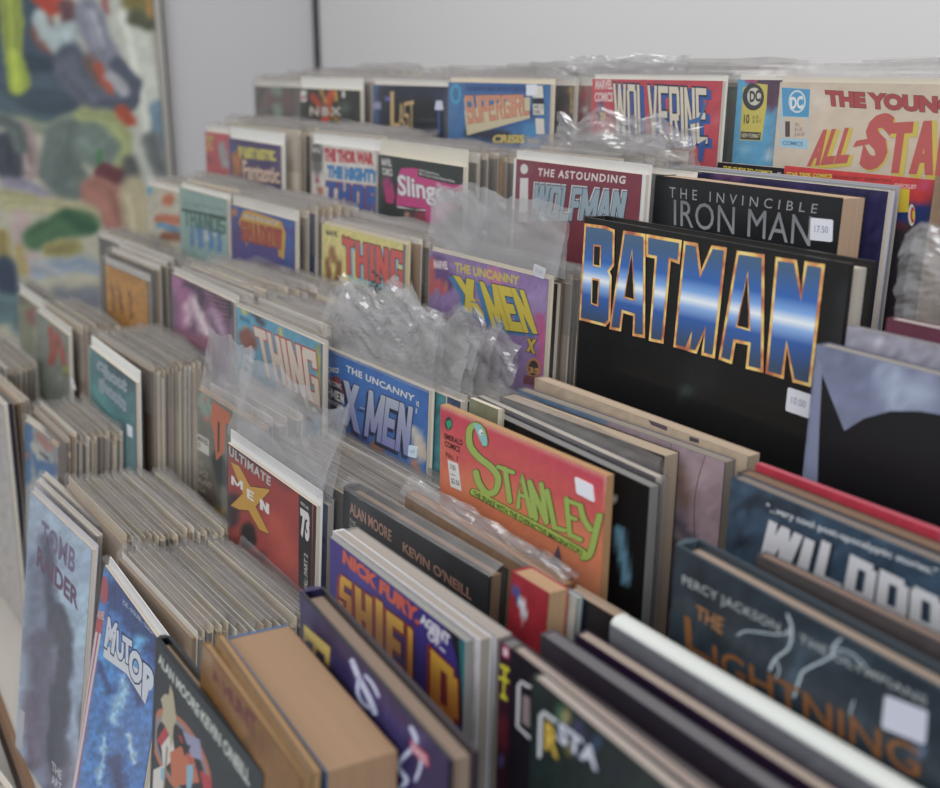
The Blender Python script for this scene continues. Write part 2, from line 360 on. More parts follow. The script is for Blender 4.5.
# table with plywood edge, and the stepped riser on it
def prism(m, pts, z0, z1, top, side):
    n = len(pts); m.poly([(x, y, z1) for x, y in pts], top); m.poly([(x, y, z0) for x, y in reversed(pts)], side)
    for i in range(n):
        a, b = pts[i], pts[(i + 1) % n]; m.poly([(a[0], a[1], z0), (b[0], b[1], z0), (b[0], b[1], z1), (a[0], a[1], z1)], side)
XL, XR = -2.1, .35
tb = tag(bpy.data.objects.new('display_table', None), 'long pale laminate table with a brown plywood edge carrying the tiers of comics', 'table'); COL.objects.link(tb); tb.location = (-.9, .4, 0)
def pt(name, m, mat, root, label=None):
    o = m.build(name, mat, root, label=label); o.matrix_parent_inverse = Matrix.Translation(-root.location); return o
fy = lambda X: .103
m = MB(); prism(m, [(XL, .105), (XR, .105), (XR, .95), (XL, .95)], HC - .612, HC - .6, 'b3ada6', 'b3ada6'); pt('tabletop', m, M_MATTE, tb)
m = MB(); prism(m, [(XL, .1), (XR, .1), (XR, .105), (XL, .105)], HC - .626, HC - .5985, '7a5a40', '7a5a40'); pt('plywood_edge', m, M_MATTE, tb, 'brown plywood edge strip')
for x, y in ((XL + .05, .16), (XR - .1, .16), (XL + .05, .88), (XR - .1, .88)):
    m = MB(); m.box(x, x + .05, y, y + .05, .001, HC - .6125, '5a4a40'); pt('leg', m, M_MATTE, tb)
lb = tag(bpy.data.objects.new('lower_bench', None), 'low pale grey bench in front of the table edge, at the bottom left corner', 'bench'); COL.objects.link(lb); lb.location = (-.9, -.1, 0)
m = MB(); prism(m, [(XL, -.3), (-.6, -.3), (-.6, .098), (XL, .098)], HC - .66, HC - .645, 'a9a7a4', 'a9a7a4'); pt('bench_top', m, M_MATTE, lb)
for x, y in ((XL + .05, -.25), (-.7, -.25), (XL + .05, .04), (-.7, .04)):
    m = MB(); m.box(x, x + .04, y, y + .04, .001, HC - .6605, '6d6a66'); pt('leg', m, M_MATTE, lb)
rs = tag(bpy.data.objects.new('stepped_riser', None), 'stepped wooden riser of five steps under the rows of comics', 'riser'); COL.objects.link(rs); rs.location = (-.9, .5, HC - .6)
XLK = {5: -1.80, 4: -1.55, 3: -1.60, 2: -1.60, 1: -1.66}
for k in (5, 4, 3, 2, 1):
    XL = XLK[k]
    nf = (lambda X: face(k - 1, X)) if k > 1 else (lambda X: .74 + SLOPE * (X + 1)); m = MB()
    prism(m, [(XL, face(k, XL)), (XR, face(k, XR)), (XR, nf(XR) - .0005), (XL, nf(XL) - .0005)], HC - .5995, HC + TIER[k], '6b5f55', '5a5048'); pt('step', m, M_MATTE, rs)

# the painting on the side wall
pr = tag(bpy.data.objects.new('abstract_painting', None), 'large abstract oil painting in blues, greens and cream with a thin silver frame', 'painting'); COL.objects.link(pr); pr.location = (-2.69, .25, HC - .1)
ny, nz = 270, 330; PX = -2.655
Yg, Zg = np.meshgrid(np.linspace(-.35, .775, ny), np.linspace(-.8, .62, nz)); Pg = np.stack([np.full_like(Yg, PX), Yg, Zg], -1)
pst = [('e', 0)]
pst = [((186, 190, 178), 26, 8, [(120, 0), (132, 60), (146, 130), (150, 170)]), ((48, 68, 88), 38, 6, [(-40, 10), (10, 20), (30, 70), (60, 85)]),
 ((60, 78, 96), 22, 6, [(-60, 90), (-10, 90), (60, 95), (100, 95)]), ((150, 168, 58), 11, 3, [(6, -20), (10, 20), (14, 60), (20, 82)]), ((168, 190, 60), 6, 3, [(14, 55), (20, 84)]),
 ((120, 68, 60), 12, 3, [(42, 30), (52, 44)]), ((178, 52, 36), 12, 3, [(42, -4), (52, 6)]), ((98, 60, 66), 9, 4, [(66, 8), (70, 18)]),
 ((165, 180, 182), 8, 3, [(38, 18), (46, 34), (58, 48)]), ((160, 178, 182), 9, 4, [(58, 34), (72, 30), (70, 46)]), ((148, 92, 92), 4, 2, [(106, 0), (107, 12)]),
 ((70, 80, 98), 16, 5, [(70, 60), (80, 80), (110, 95)]), ((84, 90, 108), 12, 4, [(64, 70), (90, 104), (126, 100)]),
 ((124, 128, 146), 14, 4, [(88, 12), (98, 40), (108, 64)]), ((148, 152, 166), 5, 3, [(90, 14), (100, 44)]), ((66, 74, 94), 7, 3, [(118, 64), (136, 84), (130, 104), (104, 108)]),
 ((112, 88, 84), 8, 4, [(92, 62), (104, 82)]), ((176, 72, 50), 4, 2, [(100, 66), (110, 90)]), ((176, 178, 186), 5, 3, [(112, 76), (124, 92)]),
 ((70, 92, 104), 8, 3, [(-60, 104), (0, 96), (22, 118), (64, 122)]), ((118, 130, 108), 7, 4, [(14, 122), (50, 128), (84, 116)]), ((152, 162, 104), 9, 4, [(84, 116), (112, 122), (124, 140), (122, 164)]),
 ((182, 70, 44), 7, 3, [(120, 112), (128, 120)]), ((160, 140, 138), 14, 4, [(22, 136), (30, 166)]), ((54, 62, 74), 14, 4, [(-30, 150), (6, 146), (10, 172)]), ((92, 104, 104), 8, 3, [(-30, 122), (4, 120), (18, 130), (20, 146)]),
 ((96, 112, 106), 22, 4, [(66, 140), (62, 170), (68, 182)]), ((104, 122, 114), 18, 4, [(90, 140), (100, 150)]), ((78, 94, 92), 5, 4, [(62, 158), (66, 178), (56, 182)]), ((60, 118, 66), 2.2, 1.5, [(98, 152), (97, 164)]),
 ((98, 42, 52), 9, 3, [(102, 172), (120, 178)]), ((80, 84, 84), 8, 5, [(130, 164), (134, 182)]), ((164, 106, 92), 16, 4, [(96, 192), (112, 200), (120, 222)]), ((150, 146, 168), 8, 4, [(6, 186), (30, 190), (46, 200)]),
 ((184, 172, 136), 15, 5, [(136, 192), (140, 244)]), ((180, 174, 132), 9, 4, [(8, 204), (50, 206), (92, 214)]), ((172, 168, 120), 6, 4, [(0, 196), (30, 200)]),
 ((196, 172, 168), 10, 4, [(20, 222), (26, 250), (32, 264)]), ((68, 112, 74), 13, 4, [(36, 238), (60, 226), (88, 224)]), ((44, 92, 60), 7, 3, [(68, 216), (92, 230)]), ((156, 148, 84), 8, 4, [(52, 250), (76, 246)]),
 ((146, 164, 184), 8, 4, [(40, 270), (80, 262), (96, 268)]), ((180, 184, 190), 4, 3, [(34, 262), (60, 274)]), ((172, 152, 84), 7, 4, [(2, 238), (6, 262)]), ((48, 64, 88), 13, 4, [(4, 268), (12, 292)]), ((176, 158, 92), 5, 4, [(20, 250), (24, 268)]),
 ((98, 128, 132), 16, 5, [(-20, 312), (20, 308), (30, 330)]), ((120, 126, 136), 12, 5, [(60, 300), (100, 300)]), ((116, 104, 50), 12, 4, [(134, 0), (142, 8)]), ((72, 76, 52), 8, 4, [(136, 18), (150, 22)]), ((160, 118, 60), 4, 3, [(150, 2), (152, 12)]),
 ((112, 142, 166), 10, 3, [(159, 112), (163, 142)]), ((108, 114, 114), 9, 4, [(152, 140), (160, 168)]), ((170, 164, 146), 4, 3, [(171, 160), (172, 176)])]
_q = random.Random(9)
for k_ in range(46):                                     # the parts of the canvas beyond the picture's edge
    a_ = (_q.uniform(-420, -70), _q.uniform(-150, 420)) if k_ % 2 else (_q.uniform(-400, 150), _q.uniform(-230, -45))
    d_ = _q.uniform(0, 6.28); l_ = _q.uniform(15, 60); pst.append((_q.choice([(60, 78, 98), (150, 160, 96), (176, 72, 50), (120, 126, 146), (96, 112, 106), (180, 172, 136), (68, 112, 74), (184, 190, 178), (160, 140, 138), (90, 60, 64)]), _q.uniform(7, 20), 4, [a_, (a_[0] + l_ * math.cos(d_), a_[1] + l_ * math.sin(d_))]))
p2 = []
_r = random.Random(5)
for s_ in pst:                                           # brushwork: lighter and darker drags beside every stroke
    p2.append(s_); c_ = s_[0]
    for q_ in range(3):
        k_ = _r.uniform(.78, 1.2); ox, oy = _r.uniform(-.6, .6) * s_[1], _r.uniform(-.6, .6) * s_[1]
        p2.append((tuple(min(255, v * k_) for v in c_), s_[1] * _r.uniform(.15, .35), 2.5, [(x + ox, y + oy) for x, y in s_[3]]))
pst = [((c_[0] * .85 + 18, c_[1] * .85 + 19, c_[2] * .85 + 19), a_, b_ * .8, d_) for c_, a_, b_, d_ in p2]
Cg = lin(paint(proj(Pg).reshape(-1, 2), (178, 176, 158), pst, warp=4.5, wscale=24, mottle=.04, seed=3)).reshape(nz, ny, 3)
m = MB(); Pg2 = Pg.copy(); Pg2[..., 2] += HC; m.grid(Pg2, Cg); pt('painted_canvas', m, M_OIL, pr)
m = MB(); m.box(-2.69, PX - .001, -.35, .775, HC - .8, HC + .62, 'b0a898'); pt('stretcher', m, M_MATTE, pr)
M_SILVER = plain('brushed_silver', 'b9b6b0', .35, 30, .05, .7)
for nm, b in (('frame_side', (.776, .79, -.815, .635)), ('frame_side', (-.365, -.351, -.815, .635)), ('frame_rail', (-.3505, .7755, .621, .635)), ('frame_rail', (-.3505, .7755, -.815, -.801))):
    m = MB(); m.box(-2.69, -2.645, b[0], b[1], HC + b[2], HC + b[3], 'b9b6b0'); pt(nm, m, M_SILVER, pr)
    if nm == 'frame_side' and b[0] > 0:
        m = MB(); m.box(-2.692, -2.652, b[1] + .0004, b[1] + .007, HC + b[2], HC + b[3], '2a2722'); pt('frame_edge', m, M_MATTE, pr, 'dark outer edge of the frame')

# ------------------------------------------------------------------ packed comics
FV = []
_cc = ['8a4a3c', '3d4a6b', '6e6a60', 'a59b8a', '2c2a2c', 'b5a890', '7a3030', '94877a', '4b5a4e', 'c9bfae', '5a4638', '9a7a54', '3a3540', 'b09a80']
for k in range(14):
    rng = random.Random(k + 40); t = .0022 + .0007 * rng.random(); hc = .262 - rng.uniform(.004, .013); W = .17
    c1, c2 = rng.choice(_cc), rng.choice(_cc); pg = rng.choice(['b8a68c', 'a8947a', 'c0b29e', '9c866c', 'b4a28a'])
    m = MB(); m.box(0, W, 0, t, 0, hc, pg, front=c1, back=c2, left=c2, right=rng.choice([pg, pg, c1, 'cfc7b6'])); me1 = m.mesh('comic_pages', M_PAGES)
    bd = rng.choice(['b8ae9e', 'c4b498', 'a89a84', 'd8d2c6', 'c8bca8', 'd4c8b0']); hb = .262 - rng.uniform(0, .003)
    m = MB(); m.box(-.001, W + .001, t + .0001, t + .0008, 0, hb, bd); me2 = m.mesh('board', M_MATTE)
    m = MB(); nx = 26; u = np.linspace(0, 1, nx); sd = k * 3.7; ex = rng.uniform(.003, .010); ym = t * rng.uniform(.1, 1.1)
    top = .262 + ex + (vnoise(u * 4, u * 0, sd) - .5) * ex * .7; rows = []
    for (y0, zz, mid) in ((-.0008, .215, 0), (-.0009, .262, 0), (ym, None, 1), (t + .0015, .262, 0), (t + .0015, .225, 0)):
        z = top if zz is None else np.full(nx, zz); y = y0 + (vnoise(u * 6, u * 0 + mid, sd + 5) - .5) * (.0022 if mid else .0005)
        rows.append(np.stack([-.002 + u * (W + .005 + (.0015 if mid else 0)), y, z], -1))
    m.grid(np.array(rows), col='ffffff')
    m.grid(np.array([[(W + .003, -.0008, z), (W + .0042, t * .5, z), (W + .003, t + .0015, z)] for z in (.004, .13, .258)]), col='ffffff')
    me3 = m.mesh('sleeve', M_FLAP, True); FV.append((me1, me2, me3, t))
NF = [0]
def stack(it, n, y_end, label, group, dx=0.0, dz=0.0, y_start=None, ht=None, leanj=0.0, X0=None, sleeve=True, Wd=None):
    """n bagged comics packed behind item it, up to depth y_end (measured along the rack)"""
    P = it.P; ln = math.radians(LEAN[it.row]); ya = math.radians(it.yaw if abs(it.yaw) < 7 else 4)
    ya = math.radians(3.5)
    y0 = P[1] + it.t + .005 if y_start is None else y_start; pitch = (y_end - y0) / n; top0 = P[2] if ht is None else ht
    W = it.W if Wd is None else Wd
    for i in range(n):
        f = i / max(1, n - 1); k = random.randrange(len(FV)); me1, me2, me3, t = FV[k]; slack = max(0, pitch - t - .003)
        ztop = top0 + dz * f + random.uniform(-.0035, .0025); y = y0 + pitch * i
        l = ln + (random.uniform(-.5, .5) * slack / .25 if slack > 0 else 0) - leanj * f
        yy = ya + random.uniform(-.3, .3) * slack / .17; x0 = (P[0] if X0 is None else X0) + dx * f + random.uniform(-.003, .003)
        ex = np.array([math.cos(yy), math.sin(yy), 0]); hy = np.array([-math.sin(yy), math.cos(yy), 0]); ez = hy * math.sin(l) + np.array([0, 0, math.cos(l)]); ey = hy * math.cos(l) - np.array([0, 0, math.sin(l)])
        sy = 1.0 if slack < .003 else min(2.2, 1 + .5 * random.random() * slack / t)
        base = TIER[it.row] + t * sy * abs(math.sin(l)) + .001; H = (ztop - base) / math.cos(l); O = np.array([x0, y, ztop]) - ez * H; s3 = H / .262; sx = W / .17
        e = bpy.data.objects.new('bagged_comic', None); COL.objects.link(e); e.empty_display_size = .03
        e.matrix_world = Matrix(((ex[0] * sx, ey[0] * sy, ez[0] * s3, O[0]), (ex[1] * sx, ey[1] * sy, ez[1] * s3, O[1]), (ex[2] * sx, ey[2] * sy, ez[2] * s3, O[2] + HC), (0, 0, 0, 1)))
        tag(e, label, 'comic', group)
        for nm, me in (('pages', me1), ('backing_board', me2)) + ((('plastic_sleeve', me3),) if sleeve else ()):
            o = bpy.data.objects.new(nm, me); COL.objects.link(o); o.parent = e
        NF[0] += 1
def zc(ox, oy, s):
    return lambda *p: [(ox + p[i] / s, oy + p[i + 1] / s) for i in range(0, len(p), 2)]
# ================================================================== ROW 1 (against the wall)
G1 = 'sleeved comics facing front on the top tier'
z = zc(240, 60, 4.922)
i = Item('comic_book', 'dark maroon and green comic in a clear sleeve, far left on the top tier', 'comic', (254.5, 80), 1, W=.158, Y=.585, yaw=2); dark = i
i.cover('4a3c42', [('3a3a40', 10, 4, [(262, 100)]), ('6a4048', 7, 3, [(268, 102), (274, 96)]), ('6a4048', 7, 3, [(288, 102)]), ('6f8a7c', 5, 2, [(275, 86), (277, 92)]), ('7a9486', 5, 2, [(277, 108), (278, 116)])], top=i.H - .008, warp=2, wscale=6)
i.body(); i.bag(ext=.008, mat=M_FLAP); i.done()
i = Item('comic_book', 'comic with orange and red flame figures under a tall white board, top tier', 'comic', (299.5, 77), 1, W=.165, Y=.583, yaw=2); redc = i
i.cover('2c3030', [('b8402c', 3.4, 1, [(313, 96), (318, 104), (323, 112), (326, 124)]), ('c8482c', 3.2, 1, [(331, 92), (329, 106), (326, 122)]), ('d09a48', 1.6, 1, [(322, 90), (326, 102)]), ('d8a040', 1.6, 1, [(335, 92), (336, 98)]), ('c09048', 1.5, 1, [(330, 112), (340, 124)]), ('4c5a50', 6, 3, [(344, 108)])], top=i.H - i.head((300, 88)), warp=2, wscale=5)
i.poly('d8d4cc', z(300, 150, 328, 150, 328, 205, 300, 205)); i.poly('b03040', z(303, 185, 325, 172, 325, 185, 303, 198))
i.text('NBX', z(345, 228, 500, 232, 500, 275, 345, 275), 'c8c0b8', bold=.03, out='401c18', sp=1.3); i.text('1', z(503, 152, 518, 152, 518, 185, 503, 185), 'd0d0c8')
i.body(board='e4e2da'); i.bag(ext=.003); i.done()
i = Item('comic_book', 'dark navy comic with ochre hand-drawn title and a small table lamp', 'comic', (373, 79), 1, W=.166, Y=.582, yaw=2); last = i
z = zc(370, 60, 4.087)
i.cover('20283c', [('2c4a86', 5, 3, [(373, 80), (400, 79), (450, 76)]), ('3c5c9c', 1.5, 1, [(405, 84), (430, 80)]), ('3a558c', 3, 2, [(375, 84), (376, 130)]), ('243050', 8, 4, [(440, 98)]), ('15181f', 14, 6, [(405, 115), (430, 115)])], top=i.H - .006, warp=3, wscale=8)
i.poly('8f8fb0', z(15, 172, 45, 172, 45, 200, 15, 200)); i.poly('5a63a0', z(62, 150, 98, 150, 98, 168, 62, 168))
i.block('L', z(84, 128, 122, 128, 122, 282, 84, 282), 'c2a26a', w=.4, h=.16)
i.block('AST', z(118, 178, 180, 165, 182, 292, 120, 272), 'c8a870', w=.22, h=.13, gap=.06)
i.poly('c9d0e4', z(272, 166, 296, 166, 302, 204, 265, 204)); i.poly('3a58a0', z(279, 204, 286, 204, 288, 300, 278, 300))
i.text('J.O. ROBINSON', z(195, 238, 275, 240, 275, 255, 195, 253), '4e5768', bold=0); i.text('RC SANTOS', z(198, 272, 275, 274, 275, 290, 198, 288), '4e5768', bold=0)
i.body(); i.bag(ext=.006, mat=None); i.done()
i = Item('comic_book', 'blue sleeved comic with orange slanted block title on a cream banner, top tier', 'comic', (448.5, 77), 1, W=.168, Y=.58, yaw=2); sup = i
i.cover('3c6ea4', [('34609c', 8, 4, [(470, 84), (520, 88)]), ('2c4488', 6, 3, [(530, 112), (480, 130)]), ('262c3c', 5, 2, [(470, 134), (505, 136)]), ('3f86b8', 8, 3, [(530, 132)])], top=i.H - i.head((449, 82)), warp=2)
i.poly('3a9ac4', [(456 + 5.5 * math.cos(a * .5), 94 + 10.5 * math.sin(a * .5)) for a in range(12)]); i.poly('2c6ea0', [(456 + 3.2 * math.cos(a * .5), 94 + 6.5 * math.sin(a * .5)) for a in range(12)])
i.text('THE DARING NEW ADVENTURES OF', z(392, 108, 640, 112, 640, 128, 392, 126), '30386c', bold=.03)
i.poly('c6bb98', z(388, 215, 420, 295, 398, 308, 655, 238, 655, 205, 400, 200)[0:1] + z(398, 308, 655, 238, 655, 150, 388, 205))
i.block('SUPERGIRL', z(388, 145, 652, 140, 655, 222, 402, 262), 'd08a6c', out='5a3030', grow=.03, sh='e8c8a8', shd=(-.6, .8), w=.26, h=.17, gap=.14)
i.poly('d6d2c4', z(664, 105, 708, 105, 712, 155, 668, 155)); i.poly('24262c', z(666, 158, 712, 158, 712, 178, 666, 178)); i.poly('d0ccc0', z(668, 180, 712, 180, 714, 224, 670, 224)); i.poly('d0ccc0', z(678, 238, 714, 240, 716, 304, 682, 302))
i.text('NO 2\nDEC', z(672, 184, 708, 184, 710, 220, 674, 220), '4a4a50', bold=.02)
i.text('CRISIS', z(508, 305, 635, 305, 635, 340, 500, 340), 'c8b464', bold=.05, out='3a3c30'); i.text('OVER', z(645, 322, 700, 328, 700, 340, 645, 340), 'c0b070', bold=.03)
i.body(board='ddd2ba'); i.sticker(z(642, 100, 684, 100, 684, 146, 642, 146)); i.bag(ext=.012, mat=None); i.done()
i = Item('comic_book', 'comic with a black side strip of small figures, just right of the blue banner comic', 'comic', (540, 78), 1, W=.05, Y=.60, yaw=2, group=None); i.e['label'] = 'narrow dark comic edge with yellow lettering strip, right of the blue banner comic'
i.cover('2a2830', [('8a6a30', 3, 2, [(570, 90)]), ('6a3040', 4, 2, [(566, 110)])], top=i.H - .006); i.text('SALA', z(820, 95, 832, 95, 830, 220, 818, 220), 'c8b040'); i.body(); i.bag(ext=.012, mat=M_FLAP, crumple=.35, seed=4); i.done()
i = Item('comic_book', 'comic with red and white figures peeking out left of the bright red comic', 'comic', (572, 76), 1, W=.14, Y=.612, yaw=2); mid = i
i.cover('9a5050', [('c03848', 4, 1.5, [(584, 96)]), ('d0ccc4', 3.5, 1, [(584, 110)]), ('b04048', 3, 1, [(588, 88)]), ('caa040', 2, 1, [(580, 90)])], top=i.H - .008); i.body(); i.bag(ext=.018, mat=M_FLAP, crumple=.5, seed=5); i.done()
z = zc(580, 60, 3.94)
i = Item('comic_book', 'bright red sleeved comic with tall cream and blue title letters, top tier', 'comic', (593, 74), 1, W=.150, Y=.596, yaw=2); wolv = i
i.cover('c04450', [('a83a48', 6, 4, [(600, 110)]), ('c85a68', 6, 4, [(718, 120)])], top=i.H - .004)
i.text('MARVEL\nCOMICS', z(62, 78, 130, 78, 130, 165, 58, 165), 'd8c0bc', bold=.04)
i.poly('2c4a86', z(75, 165, 92, 165, 88, 210, 80, 215)); i.poly('c8a040', z(78, 210, 100, 205, 100, 240, 84, 240)); i.poly('20242c', z(68, 205, 78, 200, 80, 240, 68, 242))
i.block('WOLVERINE', z(132, 92, 500, 112, 505, 330, 140, 320), 'd2c8b4', out='24304c', grow=.06, sh='3058a0', shd=(4, 3), w=.26, h=.12, gap=.1)
i.poly('3c6ca4', z(425, 240, 470, 225, 505, 145, 500, 175, 475, 245, 430, 255)); i.poly('3058a0', z(470, 330, 500, 310, 485, 400, 468, 400))
i.body(page='c9c0b0', back='8a3440'); i.bag(ext=.010, mat=M_FILM); i.done()
i = Item('comic_book', 'dark green comic showing as a narrow strip right of the bright red comic', 'comic', (688, 78), 1, W=.16, Y=.628, yaw=2); grn = i
i.cover('2c4438', [('4c7058', 4, 2, [(733, 95)]), ('1c2c28', 4, 2, [(730, 120)]), ('3c6450', 3, 2, [(732, 145)])], top=i.H - .006, mottle=.2); i.body(back='2c4438'); i.bag(ext=.006, mat=M_FLAP, crumple=.4, seed=8); i.done()
z = zc(720, 60, 4.273)
i = Item('comic_book', 'sky blue comic with yellow price box and purple top corner', 'comic', (739, 74), 1, W=.168, Y=.618, yaw=2); dc = i
i.cover('58a0c8', [('4a3048', 12, 2, [(760, 82), (775, 86)]), ('54304c', 10, 2, [(770, 100)]), ('7fb8d4', 4, 3, [(746, 150)]), ('c0c4cc', 4, 3, [(770, 155)])], top=i.H - .004, warp=1.5)
i.poly('c8b850', z(100, 118, 150, 100, 205, 105, 200, 200, 178, 345, 85, 342)); i.poly('2c2c30', disc(753.6, 97, 10.8, 13.5)); i.poly('c8c4b4', disc(754.5, 96.5, 7, 9)); i.text('DC', z(128, 132, 175, 126, 175, 178, 128, 182), '2c2c30', bold=.05)
i.text('10', z(104, 232, 128, 232, 126, 272, 102, 272), '3a3020', bold=.03); i.text('$1.25\n$1.75 C', z(140, 238, 178, 236, 178, 270, 140, 272), '6a6030'); i.poly('302c28', z(90, 305, 176, 310, 174, 342, 88, 338)); i.text('NEW FORMAT', z(94, 312, 172, 316, 171, 334, 93, 332), 'c8c0a0', bold=.02)
i.text('IIS', z(108, 72, 165, 72, 160, 98, 108, 96), 'b04070', bold=.05)
i.body(); i.bag(ext=.004); i.done()
i = Item('comic_book', 'cream comic with big red title letters edged in yellow, right end of the top tier', 'comic', (781, 76), 1, W=.25, Y=.612, yaw=1.5); allst = i
i.cover('c8b8a4', [('d0c4b4', 10, 6, [(820, 100)]), ('c0ac94', 12, 6, [(900, 160)])], top=i.H - .004, mottle=.03)
i.poly('9ac0d4', z(264, 116, 388, 124, 376, 382, 255, 372)); i.poly('c8b8a4', z(268, 242, 380, 248, 374, 338, 262, 332)); i.poly('3f94c4', z(266, 118, 386, 126, 380, 244, 270, 240)[0:4]); i.poly('c4d4da', disc(797.5, 101.5, 8.6, 11.5)); i.poly('3f94c4', disc(797.5, 101.5, 7, 9.5)); i.text('DC', z(302, 158, 356, 152, 356, 208, 302, 212), 'd8dcdc', bold=.05)
i.text('1', z(280, 262, 300, 262, 300, 328, 280, 328), '40383c', bold=.04); i.text('95c\n$1.35\nJUN 87', z(320, 268, 366, 266, 364, 330, 318, 330), '8a8078'); i.text('COMICS', z(270, 344, 356, 350, 354, 368, 268, 362), '3a80a8', bold=.02)
i.text('THE YOUNG', z(450, 128, 1010, 160, 1010, 232, 458, 196), 'a84444', bold=.06, out='5a3030', ob=.02)
for (st, q) in (('ALL', z(425, 300, 590, 285, 545, 440, 372, 455)),):
    i.block(st, q, 'bc5450', sh='c8b448', shd=(3, 2), w=.34, h=.24, gap=.04)
i.text('S', z(640, 232, 760, 222, 700, 470, 590, 470), 'bc5450', bold=.06, sh='c8b448'); i.block('TAR', z(730, 268, 1060, 250, 1030, 500, 700, 480), 'bc5450', sh='c8b448', shd=(3, 2), w=.34, h=.22, gap=.06); i.poly('bc5450', z(585, 345, 640, 335, 636, 360, 570, 372))
i.body(page='c8b79c', board='d8d0c0'); i.bag(ext=.014, mat=M_FILM, topw=.02); i.done()
# stacks behind row 1
for it, n, nm in ((dark, 5, 'dark maroon comic'), (redc, 6, 'flame figure comic'), (last, 6, 'dark navy comic'), (sup, 6, 'blue banner comic'), (wolv, 5, 'bright red comic'), (allst, 6, 'cream comic with red title')):
    stack(it, n, it.P[1] + .10, 'bagged comic packed behind the %s on the top tier' % nm, 'bagged comics behind the %s, top tier' % nm, y_start=it.P[1] + (.03 if it in (sup, wolv, allst) else .008), dz=.003, dx=.01, Wd=(.17 if it is allst else None), ht=it.P[2] + .002)
i = Item('bagged_comic', 'cream edged comic filling the gap left of the dark navy comic', 'comic', (348, 78), 1, W=.13, Y=.60, yaw=3, t=.004); i.cover('b8a890', top=i.H - .004); i.body(); i.bag(ext=.003, mat=M_FLAP); i.done()

# ================================================================== ROW 2
z = zc(140, 110, 4.378)
i = Item('comic_book', 'red comic with grey shapes, far left on the second tier from the top', 'comic', (205, 125), 2, W=.17, Y=.478); r2a = i
i.cover('b8505a', [('9a9a9c', 4, 1.5, [(222, 145), (226, 165)]), ('6a9060', 3, 1, [(210, 139)]), ('8a4a58', 3, 2, [(210, 160)])], top=i.H - .008); i.text('STATIC', z(290, 110, 322, 112, 322, 180, 290, 180), 'd0a850'); i.body(); i.bag(ext=.004); i.done()
i = Item('comic_book', 'purple comic with yellow and pink title under a white board, second tier', 'comic', (228.5, 126), 2, TR=(281, 133), Y=.473); fan = i
i.cover('4c3c70', [('b07048', 5, 2, [(236, 155), (238, 172)]), ('3c5088', 4, 2, [(233, 150)]), ('6a3848', 4, 2, [(244, 180)])], top=i.H - i.head((229, 137.5)))
i.block('FANTASTIC', z(430, 158, 592, 180, 598, 224, 440, 210), 'c8c060', out='5a4838', w=.4, h=.28, gap=.02); i.text('Fantastic', z(450, 218, 610, 250, 615, 325, 455, 305), 'd8bca8', bold=.03, out='5c3a3c', ob=.04)
i.body(board='e6e6e2'); i.bag(ext=.002); i.done()
z = zc(240, 60, 4.922)
i = Item('comic_book', 'white comic with red, light blue and dark blue title lines, second tier', 'comic', (311.5, 133), 2, TR=(377, 140), Y=.498); thor = i
i.cover('cac4bc', [('6a6864', 5, 2, [(316, 145), (318, 170)]), ('a04848', 3, 1, [(318, 180)]), ('b06050', 3, 1, [(320, 190)])], top=i.H - i.head((312, 143)))
i.text('THE THOR WAR', z(416, 430, 660, 455, 660, 518, 416, 500), 'b84048', bold=.09); i.text('THE MIGHTY', z(430, 515, 686, 540, 684, 610, 430, 580), '3a80b8', bold=.09); i.block('THOR', z(425, 595, 684, 628, 684, 760, 420, 700), '3a60a8', out='8c3c48', w=.36, h=.24)
i.poly('504c48', z(355, 425, 402, 430, 402, 505, 355, 500)); i.text('MARVEL', z(358, 430, 400, 434, 400, 460, 358, 455), 'cac4bc')
i.body(board='e4e4e0'); i.bag(ext=.003); i.done()
z = zc(300, 120, 3.939)
i = Item('comic_book', 'black comic with hot pink title under a cream board, second tier', 'comic', (378.5, 139), 2, TR=(464, 150), Y=.498); sli = i
i.cover('24302e', [('a02c74', 4, 2, [(387, 180), (389, 192)]), ('3c2830', 5, 3, [(392, 200)]), ('8a3444', 8, 3, [(420, 218), (440, 222)]), ('b88878', 2.5, 1, [(407, 215)])], top=i.H - i.head((379, 154)), warp=2)
i.text('MARVEL\nCOMICS', z(322, 150, 360, 155, 366, 222, 326, 216), 'c8c8c4', bold=.04)
i.poly('c43c80', z(388, 215, 400, 190, 440, 188, 466, 192, 466, 222, 600, 255, 660, 258, 660, 310, 640, 340, 520, 420, 495, 385, 495, 350, 380, 335)); i.poly('dcd4d4', z(384, 338, 450, 352, 494, 352, 496, 358, 384, 345))
i.text('Slingers', z(384, 212, 640, 262, 655, 356, 388, 320), 'd8d4d8', bold=.03, out='3c2830', ob=.02)
i.text('With Great Power,\nMust Come Great Responsibility', z(470, 192, 612, 225, 612, 250, 470, 218), 'd4d4d0', bold=.01)
i.poly('b0306c', z(328, 232, 342, 270, 358, 268, 362, 238, 376, 300, 368, 330, 340, 325))
i.body(board='dcd6c4'); i.bag(ext=.002); i.done()
z = zc(520, 50, 2.238)
i = Item('comic_book', 'dark red comic with silver jagged title, second tier behind a crumpled sleeve', 'comic', (514.5, 150), 2, TR=(647, 165), Y=.522); wlf = i
i.cover('802c3c', [('74283a', 8, 5, [(560, 190)])], top=i.H - .007, x0=.004, x1=i.W - .004, mottle=.03)
i.poly('d2d0ce', disc(524.5, 169, 3.8, 5)); i.poly('d2d0ce', [(520.5, 178), (528.5, 178), (528, 222), (519, 222)])
i.text('THE ASTOUNDING', z(42, 264, 238, 282, 236, 300, 40, 282), 'd8d0cc', bold=.03, sp=1.25)
i.block('WOLFMAN', z(35, 300, 242, 318, 232, 380, 25, 384), '90a4b0', out='28303a', grow=.05, w=.34, h=.2, gap=.05, sh='c4ccd0', shd=(-1, -1.4), scales=[1, 1, .8, .8, 1, 1, 1])
